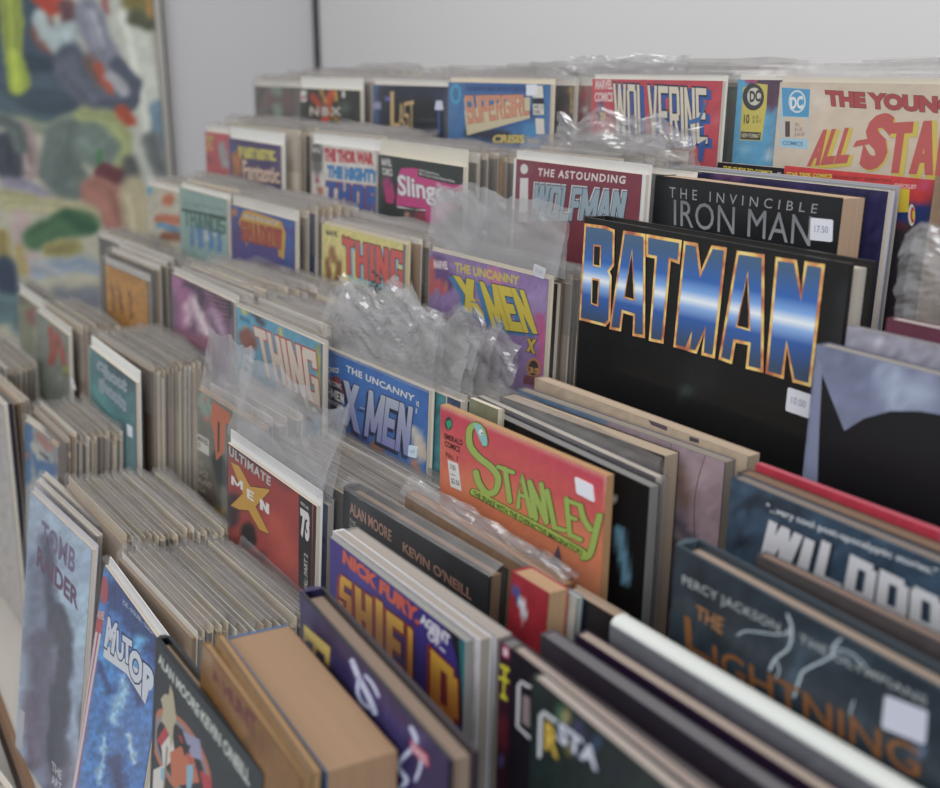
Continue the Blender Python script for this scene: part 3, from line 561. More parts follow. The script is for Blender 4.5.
i.body(board='dedcd8', back='e0e0de'); i.bag(ext=.002); i.done()
z = zc(580, 60, 3.94)
i = Item('paperback_book', 'dark comic collection with an orange pattern showing left of the black paperback', 'book', (640, 172), 2, W=.05, Y=.555, t=.006); i.cover('7a3434', [('c07040', 3, 2, [(650, 195)]), ('b04060', 3, 2, [(652, 185)]), ('1c3050', 3, 1, [(648, 212)])], top=i.H - .001, mottle=.2); i.body('soft', back='3c2838'); i.done()
z = zc(520, 50, 2.238)
i = Item('paperback_book', 'thick black paperback with tall silver title and a white price sticker', 'book', (656, 175), 2, TR=(843, 198), Y=.536, t=.021); iron = i
i.cover('1a1c1e', [('26282c', 10, 6, [(670, 190), (668, 240)]), ('141416', 20, 8, [(780, 215)])], top=i.H, mottle=.03)
i.text('THE INVINCIBLE', z(335, 306, 668, 345, 664, 366, 335, 330), '8c9094', bold=.0, sp=1.7)
i.text('IRON MAN', z(345, 334, 655, 372, 650, 440, 345, 392), '74787c', bold=.0, col2='909294', sp=1.05)
i.body('soft', page='b89a80', back='1a1c1e'); i.sticker(z(652, 375, 702, 380, 700, 430, 650, 425), '17.50'); i.done()
i = Item('paperback_book', 'dark purple starry book standing behind the thick black paperback', 'book', (694, 171), 2, W=.163, Y=.563, t=.004, yaw=3); pur = i
i.cover('2c2850', [('5c3860', 6, 3, [(720, 175), (740, 178)]), ('24284c', 8, 4, [(850, 240)]), ('3a2c60', 6, 3, [(800, 185)]), ('8a7ab0', 2, 1.5, [(868, 270)])], top=i.H, mottle=.15); i.body('comic', back='40608a', board='b8b4c0'); i.done()
for kk, (cc_, xx) in enumerate((('5f8a4c', 888), ('8c8c98', 893), ('9c9ca6', 899))):
    i = Item('magazine', ('green edged magazine' if kk == 0 else 'grey edged magazine') + ' %s the purple starry book' % ('directly behind', 'second behind', 'third behind')[kk], 'magazine', (0, 0), 2, TR=(xx, 190 - kk * 2), W=.19, Y=.5805 + kk * .0032, t=.002, anchor='R'); i.body('comic', page='b4b0a8', back=cc_, board=None); i.done()
z = zc(720, 60, 4.273)
i = Item('magazine', 'black magazine with yellow guide lettering along its top edge', 'magazine', (718, 162), 2, W=.19, Y=.597, t=.003); i.cover('221c22', top=i.H, mottle=.03); i.text('THE GUIDE TO COMICS', z(15, 452, 225, 474, 225, 490, 15, 472), 'c8b040', bold=.05); i.text('- 42', z(232, 476, 264, 480, 264, 492, 232, 490), 'b8b4c0', bold=.03); i.body('comic', back='222222', board=None); i.done(); gd = i
i = Item('magazine', 'red magazine with yellow lettering along its top, under the cream comic', 'magazine', (785, 165.5), 2, TR=(935, 180), Y=.592, t=.003); st_ = i
i.cover('c03838', [('24346c', 12, 1, [(870, 210), (940, 214)]), ('2c2830', 60, 3, [(860, 282), (960, 288)]), ('c04468', 6, 2, [(925, 185)]), ('c04060', 3, 2, [(930, 190)])], top=i.H, warp=1); i.text('STAR TREK COMICS', z(285, 478, 480, 488, 480, 506, 285, 496), 'd0b040', bold=.05, out='70302c'); i.text('CLASSIC, NEXT GENERATION', z(488, 492, 730, 510, 730, 524, 488, 506), '6c2428', bold=.02); i.text('CHECKLIST', z(745, 526, 842, 534, 842, 552, 745, 546), 'd8a0a0', bold=.04)
i.poly('c8b030', z(770, 548, 812, 552, 806, 650, 762, 650)); i.poly('c8c4b4', disc(912, 215, 3.5, 11)); i.poly('c03838', disc(913, 215, 2.3, 8)); i.poly('c8b030', disc(914, 215, 1.4, 5))
i.body('comic', page='b49c80', back='2c3a70', board=None); i.done()
i = Item('paperback_book', 'thick paperback with tan pages at the far right end of the second tier', 'book', (936, 176), 2, W=.17, Y=.58, t=.02); i.cover('8a7058', top=i.H); i.body('soft', page='b49a7e', back='6a5a50'); i.done()
i = Item('comic_book', 'sleeved dark comic with a crinkled glossy top at the right edge of the picture', 'comic', (902, 324), 3, W=.17, Y=.50, shelf=-.40); i.cover('3a3438', [('4c3438', 6, 4, [(930, 300)])], top=i.H - .01); i.body(); i.bag(ext=.058, mat=M_CRINK, crumple=.9, seed=12); i.done()
for it, n, nm in ((r2a, 3, 'red comic with grey shapes'), (fan, 9, 'purple comic with yellow title'), (thor, 9, 'white comic with blue title'), (sli, 9, 'black and pink comic'), (wlf, 5, 'dark red comic')):
    stack(it, n, face(1, it.P[0]) - .001 if 0 else .575 + SLOPE * (it.P[0] + 1), 'bagged comic packed behind the %s on the second tier' % nm, 'bagged comics behind the %s, second tier' % nm, dx=.012, ht=it.P[2] + (-.004 if it is sli else .003), dz=-.006 if it is sli else 0, Wd={id(r2a): .11, id(wlf): .12, id(sli): .155}.get(id(it)))
i = Item('bagged_comic', 'tan edged comic leaning in the gap left of the white comic, second tier', 'comic', (278, 132), 2, W=.15, Y=.51, t=.004); i.cover('a08868', top=i.H - .004); i.body(); i.done()
i = Item('bagged_comic', 'bagged comic with an orange edge left of the dark red comic, second tier', 'comic', (0, 0), 2, TR=(500, 156), W=.17, Y=.535, t=.004, anchor='R'); i.cover('b88048', top=i.H - .002); i.body(page='b88850', board=None); i.bag(ext=.003, mat=M_FLAP); i.done()
i = Item('bagged_comic', 'comic in a loose crumpled sleeve rising behind the dark red comic', 'comic', (560, 158), 2, W=.15, Y=.545); i.cover('777270', top=i.H - .004); i.body(); i.bag(ext=.034, mat=M_CRINK, crumple=1.0, seed=21, full=False); i.done()

# ================================================================== ROW 3
z = zc(140, 110, 4.378)
i = Item('comic_book', 'cream and blue comic with an orange figure, far left on the third tier', 'comic', (147, 180), 3, W=.168, Y=.396, yaw=4); who = i
i.cover('b8b4a0', [('5aa0c0', 4, 1.5, [(149, 190)]), ('c06848', 6, 2, [(168, 200)]), ('c06c50', 5, 1.5, [(160, 219), (180, 220)]), ('5890b0', 3, 1, [(160, 226), (180, 230)]), ('8a4c30', 4, 2, [(165, 236), (180, 236)])], top=i.H - .006, warp=2); i.body(); i.bag(ext=.002); i.done()
i = Item('comic_book', 'pale green comic with a forest green title above blue figures, third tier', 'comic', (179.5, 182), 3, TR=(227, 194), Y=.4); grn3 = i
i.cover('88a49e', [('4c78ac', 2, 1, [(192, 228), (193, 245)]), ('4c78ac', 3, 1, [(200, 226), (201, 245)]), ('5080b0', 3, 1, [(210, 228), (212, 248)]), ('4c78ac', 2.5, 1, [(219, 232), (220, 250)]), ('b0bcb8', 1.6, 1, [(206, 230), (208, 240)]), ('b8c0bc', 1.6, 1, [(216, 234)])], top=i.H - i.head((180, 187)), warp=2, wscale=4)
i.block('THANOS', z(190, 432, 375, 478, 375, 545, 195, 505), '3f6e5e', out='24443c', grow=.03, w=.26, h=.14); i.poly('24443c', z(182, 430, 378, 468, 378, 480, 182, 440)); i.text('SILVER SURFER', z(190, 398, 370, 430, 370, 446, 190, 414), '6e8a84', sp=1.3)
i.body(board='e2e2da'); i.bag(ext=.002); i.done()
i = Item('comic_book', 'violet and blue comic with a red title on a yellow frame, third tier', 'comic', (230.5, 195), 3, TR=(295, 211), Y=.404); pu3 = i
i.cover('4a4088', [('3c60a8', 6, 3, [(236, 210), (270, 214), (294, 224)]), ('3858a0', 6, 3, [(290, 240), (288, 270)]), ('c87838', 3.5, 1, [(234, 212)]), ('4a3068', 4, 2, [(236, 235)]), ('3a3a90', 6, 3, [(255, 260)])], top=i.H - i.head((231, 204)), warp=2)
i.poly('c89840', z(432, 490, 455, 438, 490, 440, 620, 488, 640, 540, 632, 655, 608, 640, 605, 600, 470, 570, 470, 600)); i.poly('d8ccb0', z(458, 452, 606, 490, 604, 506, 456, 470)); i.text('FURTHER ADVENTURES', z(462, 456, 600, 492, 600, 502, 462, 466), '7c3030')
i.block('SHADOW', z(440, 485, 622, 525, 622, 612, 448, 572), 'b04438', out='6c2c2c', grow=.05, w=.36, h=.24)
i.body(back='34304c'); i.sticker(z(620, 686, 660, 700, 660, 712, 618, 700)); i.bag(ext=.007, mat=M_FLAP); i.bag(ext=0); i.done()
z = zc(300, 120, 3.939)
i = Item('comic_book', 'pale yellow comic with red block title outlined in light blue, third tier', 'comic', (322.5, 221), 3, TR=(406, 242), Y=.43); thg = i
i.cover('d0c478', [('d8cc84', 10, 5, [(370, 270)]), ('9a6840', 3.5, 1, [(332, 250), (334, 258)]), ('8a5c38', 3, 1, [(328, 262), (330, 284)]), ('8a5c38', 3, 1, [(339, 262), (338, 280)]), ('2c2418', 1.5, 1, [(333, 250)]), ('9a5c38', 5, 1.5, [(355, 298), (366, 300)]), ('5c5c5c', 6, 1.5, [(372, 292), (380, 274)]), ('6a6a6a', 5, 1.5, [(384, 290)]), ('8ab4c0', 2, 1, [(352, 280), (376, 284), (402, 306)])], top=i.H - i.head((323, 223.5)), x1=i.W - .004, warp=2, wscale=5)
i.text('MARVEL', z(104, 432, 150, 440, 150, 462, 104, 452), '3c3828', bold=.04); i.text('THE', z(165, 450, 200, 458, 200, 482, 165, 474), 'b04444', bold=.06)
i.block('THING', z(168, 462, 410, 520, 412, 672, 172, 600), 'cc5850', out='4a2828', grow=.05, sh='84b4c4', shd=(2.2, 3.2), w=.34, h=.2)
for k in range(7): i.poly('4c4c4e', [(376 + 2.2 * math.cos(a) + (k % 3) * 3.5 - 2, 272 + k * 3.4 + 1.8 * math.sin(a)) for a in (0, 1, 2, 3, 4, 5)])
i.body(board='cfc4a4', page='c8b890'); i.bag(ext=.006, mat=M_FILM); i.done()
z = zc(420, 180, 3.583)
i = Item('comic_book', 'lilac comic with slanted yellow title and pink figure in a tall loose sleeve', 'comic', (430.5, 247), 3, TR=(549, 276), Y=.452); xp = i
i.cover('8e74a8', [('9880b0', 12, 6, [(540, 300)]), ('c07098', 6, 2, [(493, 272), (498, 284)]), ('5c3c78', 9, 2, [(438, 262), (446, 282)]), ('c04c50', 4, 1.5, [(438, 284), (444, 290)]), ('c89850', 2, 1, [(446, 286)]), ('b84c48', 4, 1, [(431, 262), (431, 290)]), ('b85488', 5, 2, [(540, 318), (544, 340), (540, 372)]), ('a04c80', 4, 2, [(536, 366), (534, 385)])], top=i.H - i.head((431, 250)), warp=2, wscale=6)
i.text('MARVEL', z(50, 286, 102, 292, 102, 322, 50, 316), 'd8c4c8', bold=.05)
i.text('THE UNCANNY', z(126, 294, 358, 345, 358, 378, 126, 328), 'c8b448', bold=.04)
for st, q in (('X', z(118, 340, 196, 358, 240, 495, 160, 470)), ('-', z(196, 420, 222, 426, 222, 442, 200, 436)), ('MEN', z(214, 362, 375, 395, 424, 552, 262, 532))):
    i.block(st, q, 'ccb83c', out='2c2c40', grow=.04, sh='3c78a8', shd=(-4, 2), w=.36, h=.22, gap=.03)
i.poly('b87840', disc(534, 368, 7, 10)); i.poly('34242c', disc(534, 368, 5, 7.6)); i.text('35', z(392, 668, 432, 676, 430, 696, 390, 690), 'c88840', bold=.05); i.block('X', z(384, 565, 420, 572, 416, 625, 382, 612), 'c8a840', out='3a2c30')
i.poly('7a3040', z(375, 698, 420, 706, 416, 735, 372, 728))
i.body(board='d4c8ae', back='5a5a66'); i.bag(ext=.0); i.bag(ext=.054, mat=M_CRINK, crumple=.32, seed=31, full=False, topw=.006, x1=i.W + .012); i.sticker(z(412, 300, 454, 318, 446, 355, 405, 340), '7.50'); i.done()
z = zc(445.0, 180, 3.583)
i = Item('comic_book', 'comic in a wrinkled sleeve directly behind the lilac comic', 'comic', (432, 248), 3, W=.172, Y=.464, t=.003, yaw=3); i.cover('3a3230', top=i.H - .004); i.body(back='3a3230', board='6a6058'); i.bag(ext=.050, mat=M_CRINK, crumple=.8, seed=33, full=False); i.done(); xp2 = i
# the big black hardcover
i = Item('hardcover_book', 'big black hardcover with large chrome blue title letters edged in gold', 'book', (585, 217), 3, TR=(851, 264), Y=.474, t=.022, lean=1.6); bat = i
i.cover('121314', [('1c1e20', 20, 12, [(700, 380)]), ('24282a', 6, 6, [(845, 290), (836, 380)]), ('3a5450', 4, 6, [(686, 392)])], top=i.H - .0, nx=50, nz=50, mottle=.08)
z = zc(570, 200, 3.241)
LT = [z(50, 75, 118, 84, 148, 96, 146, 212, 132, 232, 138, 246, 134, 392, 118, 410, 32, 388), z(176, 98, 248, 110, 246, 448, 205, 440, 208, 376, 176, 366, 168, 426, 130, 418),
      z(250, 110, 366, 130, 358, 208, 330, 198, 306, 466, 258, 456, 278, 190, 250, 184), z(372, 132, 418, 140, 428, 226, 462, 146, 512, 154, 472, 514, 428, 502, 438, 430, 414, 498, 384, 490, 392, 420, 384, 488, 338, 476),
      z(544, 164, 634, 176, 630, 560, 572, 546, 580, 470, 540, 462, 528, 532, 484, 516), z(670, 184, 738, 194, 752, 300, 764, 198, 830, 208, 784, 606, 724, 590, 706, 480, 696, 580, 636, 562)]
HO = [z(84, 150, 102, 152, 100, 212, 82, 208), z(78, 258, 96, 262, 92, 338, 76, 332), z(205, 172, 211, 320, 183, 312), z(580, 246, 584, 416, 548, 406)]
M_CHROME, nt, b = newmat('chrome_gradient_ink')
t_ = N(nt, 'ShaderNodeTexCoord'); sx_ = N(nt, 'ShaderNodeSeparateXYZ'); r_ = N(nt, 'ShaderNodeMapRange'); rp = N(nt, 'ShaderNodeValToRGB')
zt = i.loc(LT[0][0])[1]; zb = i.loc(z(784, 606)[0])[1]; u0 = i.loc(LT[0][0])[0]; u1 = i.loc(z(784, 606)[0])[0]; ma = N(nt, 'ShaderNodeMath', operation='MULTIPLY_ADD')
zt2 = i.loc(z(830, 208)[0])[1]; sl = (i.loc(z(820, 412)[0])[1] - i.loc(z(45, 250)[0])[1]) / (i.loc(z(820, 412)[0])[0] - i.loc(z(45, 250)[0])[0])
ma.inputs[1].default_value = -sl; nt.links.new(t_.outputs['Object'], sx_.inputs[0]); nt.links.new(sx_.outputs[0], ma.inputs[0]); nt.links.new(sx_.outputs[2], ma.inputs[2])
zm = i.loc(z(45, 250)[0])[1] - sl * i.loc(z(45, 250)[0])[0]; r_.inputs[1].default_value = zm - .055; r_.inputs[2].default_value = zm + .055; nt.links.new(ma.outputs[0], r_.inputs[0]); nt.links.new(r_.outputs[0], rp.inputs[0])
el = rp.color_ramp.elements; el[0].position = 0; el[1].position = 1; cols = [(0, '44586c'), (.24, '3c506c'), (.39, '3460ac'), (.46, '8cb4ea'), (.5, 'eaf2f8'), (.55, '7cacea'), (.62, '3468b8'), (.76, '456488'), (1, '587488')]
for p_, c_ in cols[1:-1]: e_ = el.new(p_); e_.color = (*lin(hx(c_)), 1)
el[0].color = (*lin(hx(cols[0][1])), 1); el[len(el) - 1].color = (*lin(hx(cols[-1][1])), 1)
nt.links.new(rp.outputs[0], b.inputs['Base Color']); b.inputs['Roughness'].default_value = .4
M_GOLD, nt, b = newmat('gold_bevel_ink'); t_ = N(nt, 'ShaderNodeTexCoord'); n_ = N(nt, 'ShaderNodeTexNoise'); n_.inputs['Scale'].default_value = 70; rp = N(nt, 'ShaderNodeValToRGB'); el = rp.color_ramp.elements
for p_, c_ in ((.36, 'b86848'), (.48, 'e09c5c'), (.58, 'f0cc70')): e_ = el.new(p_); e_.color = (*lin(hx(c_)), 1)
el[0].color = (*lin(hx('704060')), 1); el[len(el) - 1].color = (*lin(hx('f4e4c0')), 1); nt.links.new(t_.outputs['Object'], n_.inputs[0]); nt.links.new(n_.outputs[0], rp.inputs[0]); nt.links.new(rp.outputs[0], b.inputs['Base Color']); b.inputs['Roughness'].default_value = .4
mg, mc, mk = MB(), MB(), MB()
for P_ in LT:
    L = [i.loc(p) for p in P_]; mg.poly([(u, -.0008, v) for u, v in L], 'ffffff'); mc.poly([(u, -.0010, v) for u, v in inset(L, .0021)], 'ffffff')
for P_ in HO:
    L = [i.loc(p) for p in P_]; mg.poly([(u, -.0012, v) for u, v in inset(L, -.0013)], 'ffffff'); mk = MB(); mk.poly([(u, -.0014, v) for u, v in L], '121314'); mk.build('letter_counter', M_PRINT, i.e, label='black opening inside a letter')
mg.build('letter_edge', M_GOLD, i.e, label='gold bevelled edge of the letters'); mc.build('lettering', M_CHROME, i.e, label='chrome blue letters'); pass
i.body('hard', page='b8b0a4', back='141517', cover_t=.003); i.sticker(z(708, 606, 786, 632, 776, 708, 700, 682), '10.00'); i.lt = None; i.done()
i = Item('comic_book', 'purple edged comic in the dark gap left of the big black hardcover', 'comic', (0, 0), 3, TR=(562, 262), W=.15, Y=.486, t=.003, anchor='R'); i.cover('3c2c40', top=i.H - .003); i.body(back='3a2a3c', board='8a6c50'); i.done()
for it, n, nm in ((who, 4, 'orange figure comic'), (grn3, 7, 'pale green comic'), (pu3, 7, 'violet comic'), (thg, 6, 'pale yellow comic'), (xp2, 8, 'lilac comic in its tall sleeve')):
    stack(it, n, .478 + SLOPE * (it.P[0] + 1), 'bagged comic packed behind the %s on the third tier' % nm, 'bagged comics behind the %s, third tier' % nm, dx=.012, ht=it.P[2] + .003, Wd=.11 if it is who else None)
i = Item('hardcover_book', 'white topped book with a maroon cover right of the big black hardcover', 'book', (888, 316), 3, W=.17, Y=.47, t=.008, yaw=3); i.cover('5a2438', top=i.H - .001); i.body('soft', page='c8c0bc', back='5a2438'); i.done()
i = Item('paperback_book', 'pale grey marbled book at the right end in front of the maroon book', 'book', (848, 326), 3, W=.17, Y=.462, t=.006, yaw=3); i.cover('8c8a98', [('a8a4b0', 5, 3, [(880, 345)])], top=i.H, mottle=.15); i.body('soft', page='9a948e', back='7c7a86'); i.done()
# ================================================================== ROW 4
z = zc(80, 230, 4.632)
i = Item('comic_book', 'grey backed comic at the left end of the fourth tier in front of the painting', 'comic', (98.5, 232), 4, W=.165, Y=.352, yaw=4); g4 = i; i.cover('54504e', top=i.H - .006); i.body(); i.bag(ext=.004, mat=M_FLAP); i.done()
i = Item('comic_book', 'orange comic with dark vertical figures, fourth tier left', 'comic', (103.5, 257), 4, TR=(147, 275), Y=.318); ora = i
i.cover('bc8440', [('8a6030', 3, 2, [(112, 262), (140, 276)]), ('6a4828', 1, 1, [(112, 285), (114, 310)]), ('7a4c28', 1, 1, [(120, 288), (122, 315)]), ('6a4828', 1, 1, [(130, 292), (132, 318)]), ('b89a60', 3, 2, [(106, 270)])], top=i.H - .008, x0=.006, warp=2, wscale=5, mottle=.12)
i.block('HAUNTED', z(150, 170, 250, 215, 250, 245, 150, 200), 'c88838', out='6a4830'); i.body(back='6a4a34', page='8a7c68'); i.bag(ext=.004); i.done()
for kk, (xx, yy, cc_) in enumerate(((156, 266, '3c342c'), (163, 262, '6a5238'), (169, 258, '4a3428'))):
    j = Item('bagged_comic', '%s comic edge right of the orange comic, fourth tier' % ('black', 'tan', 'brown')[kk], 'comic', (0, 0), 4, TR=(xx, yy), W=.16, Y=.335 + kk * .012, t=.004, anchor='R', yaw=4); j.cover(cc_, top=j.H - .006); j.body(back=cc_, page='9a8464'); j.bag(ext=.002, mat=M_FLAP); j.done()
i = Item('comic_book', 'pink and purple comic with pale lights and small pink text, fourth tier', 'comic', (171.5, 267), 4, TR=(234.5, 296), Y=.32); pk = i
i.cover('6c4a68', [('a05c8c', 8, 4, [(176, 280), (186, 300), (184, 320)]), ('c8a8b8', 4, 3, [(186, 305), (188, 322)]), ('d8c4cc', 5, 4, [(194, 300), (204, 325), (206, 335)]), ('3a2c48', 3, 2, [(186, 284), (198, 290), (203, 305)]), ('c0a0bc', 4, 4, [(214, 310), (222, 330)]), ('2c2838', 8, 3, [(222, 292), (230, 310)]), ('8a5468', 6, 4, [(180, 335), (210, 345)]), ('8c6c94', 4, 3, [(212, 286)])], top=i.H - .006, x1=i.W - .004, warp=4, wscale=9)
for kk in range(6): i.text(('every heartbeat', 'a whisper', 'the night', 'calling out', 'your name', 'and so it')[kk], z(582 + kk * 9, 288 + kk * 22, 690, 322 + kk * 17, 690, 334 + kk * 17, 582 + kk * 9, 300 + kk * 22), 'b0708c')
i.poly('b87848', z(704, 308, 718, 312, 718, 520, 704, 515)) if 0 else None
i.body(board='c8c4bc'); i.bag(ext=.004); i.done()
z = zc(220, 290, 3.939)
i = Item('comic_book', 'bright blue and yellow comic with large white and red block title, fourth tier', 'comic', (235.5, 303), 4, TR=(323, 341), Y=.322); th2 = i
i.cover('5c9cb8', [('c8b848', 2, 1, [(244, 310), (247, 330)]), ('3c3c44', 3, 1, [(254, 312), (262, 324)]), ('8a4c3c', 7, 2, [(246, 334), (250, 345)]), ('c8b850', 1.5, 1, [(280, 330), (284, 345)]), ('a89c38', 2, 1, [(318, 348), (320, 400)]), ('3a3424', 8, 3, [(298, 402), (312, 412)]), ('6c6428', 4, 2, [(290, 398), (318, 408)]), ('54463a', 8, 4, [(280, 395)])], top=i.H - i.head((236, 306)), x0=.003, x1=i.W - .003, warp=2, wscale=6)
i.poly('3c9cc4', z(76, 88, 122, 110, 122, 150, 76, 126)); i.text('MARVEL', z(80, 98, 120, 118, 120, 136, 80, 116), '2c4c60', bold=.03)
i.text('THE', z(138, 140, 170, 155, 170, 182, 138, 167), 'b84440', bold=.06)
i.block('THING', z(132, 142, 378, 245, 398, 458, 172, 330), 'd0c4b4', out='b8483c', grow=.06, w=.34, h=.2, gap=.1)
i.body(board='b8b4ac'); i.bag(ext=.004); i.done()
i = Item('comic_book', 'blue comic with silver title and a round badge in a tall crumpled sleeve', 'comic', (324, 346), 4, TR=(429, 390), Y=.345); xb = i
i.cover('3468b0', [('3c74bc', 12, 6, [(400, 380)]), ('2c4488', 10, 5, [(350, 440), (370, 450)]), ('2c3c70', 8, 4, [(330, 425)]), ('9a6448', 5, 2, [(376, 445), (380, 452)]), ('c0b0a0', 6, 2, [(418, 440), (424, 456)]), ('b07858', 4, 2, [(414, 462), (420, 480)]), ('c8c0b4', 4, 2, [(412, 430), (418, 436)])], top=i.H - i.head((325, 347)), warp=2)
i.text('COMICS', z(415, 298, 470, 308, 468, 328, 415, 322), 'd0d4d8', bold=.05); i.text('MARVEL', z(416, 262, 470, 276, 470, 296, 416, 282), '4c78b8', bold=.04)
i.text('THE UNCANNY', z(498, 294, 770, 416, 766, 442, 498, 322), 'c4ccd4', bold=.04, out='2c4070', ob=.03, sp=1.1)
i.poly('3a3444', disc(334, 394, 9.5, 17)); i.poly('8c3c48', disc(336, 390, 8, 14)); i.poly('34304a', disc(335, 395, 7, 12)); i.block('X-MEN', z(415, 375, 490, 410, 490, 450, 415, 408), 'd4d0cc', out='3c3444', w=.34); i.text('THE COMIC\n', z(418, 345, 480, 372, 480, 392, 418, 364), 'c4c0c0', bold=.04); i.text('ROCKS', z(428, 425, 486, 455, 486, 472, 428, 442), 'c4c0c0', bold=.04)
for st, q in (('X', z(488, 352, 552, 380, 556, 570, 480, 520)), ('-', z(552, 448, 574, 456, 574, 482, 552, 474)), ('MEN', z(590, 392, 764, 462, 745, 655, 570, 572))):
    i.block(st, q, 'a8b0c0', out='202840', grow=.03, sh='1c2440', shd=(-2, 2.5), col2='7c80b8', w=.34, h=.2, gap=.05)
i.text('Ak', z(410, 470, 465, 495, 465, 530, 410, 505), '7c84b0', bold=.06); i.text('VS\nII', z(775, 435, 788, 440, 786, 490, 773, 484), 'd4d4d4', bold=.03)
i.body(board='d6d0c2', back='2c4460'); i.bag(ext=0); i.bag(ext=.052, mat=M_CRINK, crumple=.8, seed=41, full=False, topw=.006, x1=i.W + .008); i.sticker(z(748, 610, 780, 618, 776, 662, 744, 654), 'oE', 'c8dce8'); i.done()
# comics right behind it, their loose sleeves rising
for kk, (xx, yy, ex, sd, cc_) in enumerate((((338), 345, .054, 43, '3c4c68'), ((350), 347, .052, 45, '4c7484'), ((364), 347, .048, 47, '5c4c40'), ((380), 349, .046, 49, '3a3c44'))):
    j = Item('comic_book', ('navy edged', 'teal edged', 'brown edged', 'charcoal edged')[kk] + ' comic in a loose sleeve behind the blue comic with silver title', 'comic', (xx, yy), 4, W=.172, Y=.354 + .013 * kk, t=.004, yaw=3.5); j.cover(cc_, [(cc_, 4, 2, [(440, 420)])], top=j.H - .004, mottle=.2); j.body(back=cc_, board='b0aca4'); j.bag(ext=ex, mat=M_CRINK, crumple=.9, seed=sd, full=False, topw=.004); j.done()
# teal/dark comic between
z = zc(420, 230, 2.9375)
j = Item('comic_book', 'teal comic showing as a narrow strip left of the red snake title comic', 'comic', (0, 0), 4, TR=(446, 392), W=.10, Y=.362, t=.002, anchor='R', yaw=3); j.cover('3c7c84', [('5c9aa0', 2, 1, [(440, 430)]), ('285058', 2, 1, [(443, 455)]), ('20303c', 5, 1, [(440, 378), (450, 382)])], top=j.H - .003, mottle=.15); j.e.location.x += 0; j.body(back='2c4450', board=None); j.done()
# the red snake-title comic
i = Item('comic_book', 'red to orange magazine with green snake lettering and a blank white sticker', 'comic', (441, 404.5), 4, TR=(607, 476), Y=.332, t=.005, lean=1.2); sta = i
z = zc(430, 390, 3.424)
i.cover('cc6c50', [('c44054', 26, 10, [(455, 410), (520, 440), (590, 480)]), ('c85050', 20, 12, [(470, 450), (520, 470), (590, 510)]), ('cc7450', 26, 14, [(470, 500), (520, 520), (600, 560)]), ('cc7c58', 24, 14, [(500, 560), (610, 600)]), ('d8a488', 2.5, 3, [(441, 404), (607, 474)]), ('d8a890', 2, 2, [(607, 476), (612, 560)])], top=i.H, warp=1, mottle=.03, nx=60, nz=80)
i.poly('3c4438', disc(449, 423.5, 4, 7)); i.poly('2c9468', z(56, 108, 72, 102, 76, 118, 64, 138)); 
for a in range(7): i.poly('6c3430', z(66 + 20 * math.cos(a * .45 - 3.2), 118 + 30 * math.sin(a * .45 - 3.2), 68 + 20 * math.cos(a * .45 - 3.2), 118 + 30 * math.sin(a * .45 - 3.2), 67 + 34 * math.cos(a * .45 - 3.2), 118 + 48 * math.sin(a * .45 - 3.2)))
i.text('EMERALD\nCOMICS', z(50, 146, 114, 172, 112, 218, 52, 192), '3c1c20', bold=.03); i.text('No. 1', z(56, 210, 98, 226, 96, 244, 56, 228), '5c2828')
i.poly('d0d0cc', z(62, 238, 98, 252, 110, 346, 72, 330)); i.text('1/$1\n----\n$2.50', z(68, 250, 96, 262, 104, 332, 76, 320), '4a4a4c', bold=.02)
GR, GD = '94ac50', '2c4424'
def tube_path(pts, r, r2=None):
    P_ = [np.array(p) for p in pts]; out = []; n = len(P_)
    for a in range(n):
        d = P_[min(a + 1, n - 1)] - P_[max(a - 1, 0)]; d = d / (np.linalg.norm(d) + 1e-9); nn = np.array([-d[1], d[0]]); rr = r if r2 is None else r + (r2 - r) * a / (n - 1); out.append((P_[a] + nn * rr, P_[a] - nn * rr))
    return out
def stroke(it, pts, r, col, mb=None):
    it.lt = it.lt or MB(); y = it.ly(); S = tube_path(pts, r)
    for (a, b_), (c_, d_) in zip(S[:-1], S[1:]):
        L = it.clip([it.loc(p) for p in (a, c_, d_, b_)]); it.lt.poly([(u, y, v) for u, v in L], col)
    for e_ in (pts[0], pts[-1]): it.lt.poly([(u, y - .00001, v) for u, v in it.clip([it.loc(p) for p in disc(e_[0], e_[1], r, r, 10)])], col)
def smooth(P_, n=5):
    P_ = [np.array(p, float) for p in P_]; out = []
    for a in range(len(P_) - 1):
        p0, p1, p2, p3 = P_[max(a - 1, 0)], P_[a], P_[a + 1], P_[min(a + 2, len(P_) - 1)]
        for k in range(n):
            t = k / n; out.append(.5 * ((2 * p1) + (-p0 + p2) * t + (2 * p0 - 5 * p1 + 4 * p2 - p3) * t * t + (-p0 + 3 * p1 - 3 * p2 + p3) * t ** 3))
    out.append(P_[-1]); return out
SP = smooth(z(190, 182, 182, 140, 158, 120, 138, 138, 140, 190, 170, 230, 210, 262, 236, 300, 226, 345, 196, 352, 170, 318, 160, 282))
YP = smooth(z(518, 395, 530, 440, 552, 476)); YP2 = smooth(z(584, 430, 570, 490, 556, 545, 540, 570, 500, 565, 420, 530, 330, 490, 240, 440, 150, 395))
LS = [(SP, 4.0), (z(236, 262, 288, 282), 2.6), (z(260, 270, 276, 380), 3.2), (z(304, 400, 316, 290, 350, 432), 3.0), (z(312, 358, 340, 372), 2.2), (z(366, 440, 344, 314), 3.2), (z(344, 314, 402, 452), 3.2), (z(402, 452, 384, 322), 3.2), (z(404, 345, 430, 470), 3.2), (z(430, 470, 464, 480), 2.8), (z(470, 372, 482, 496), 3.2), (z(470, 376, 506, 390), 2.6), (z(476, 432, 504, 442), 2.4), (z(482, 494, 520, 512), 2.8), (YP, 3.6), (YP2[:18], 4.2)]
LS = [(P_, r * .8) for P_, r in LS]
for P_, r in LS: stroke(i, P_, r + .7, GD)
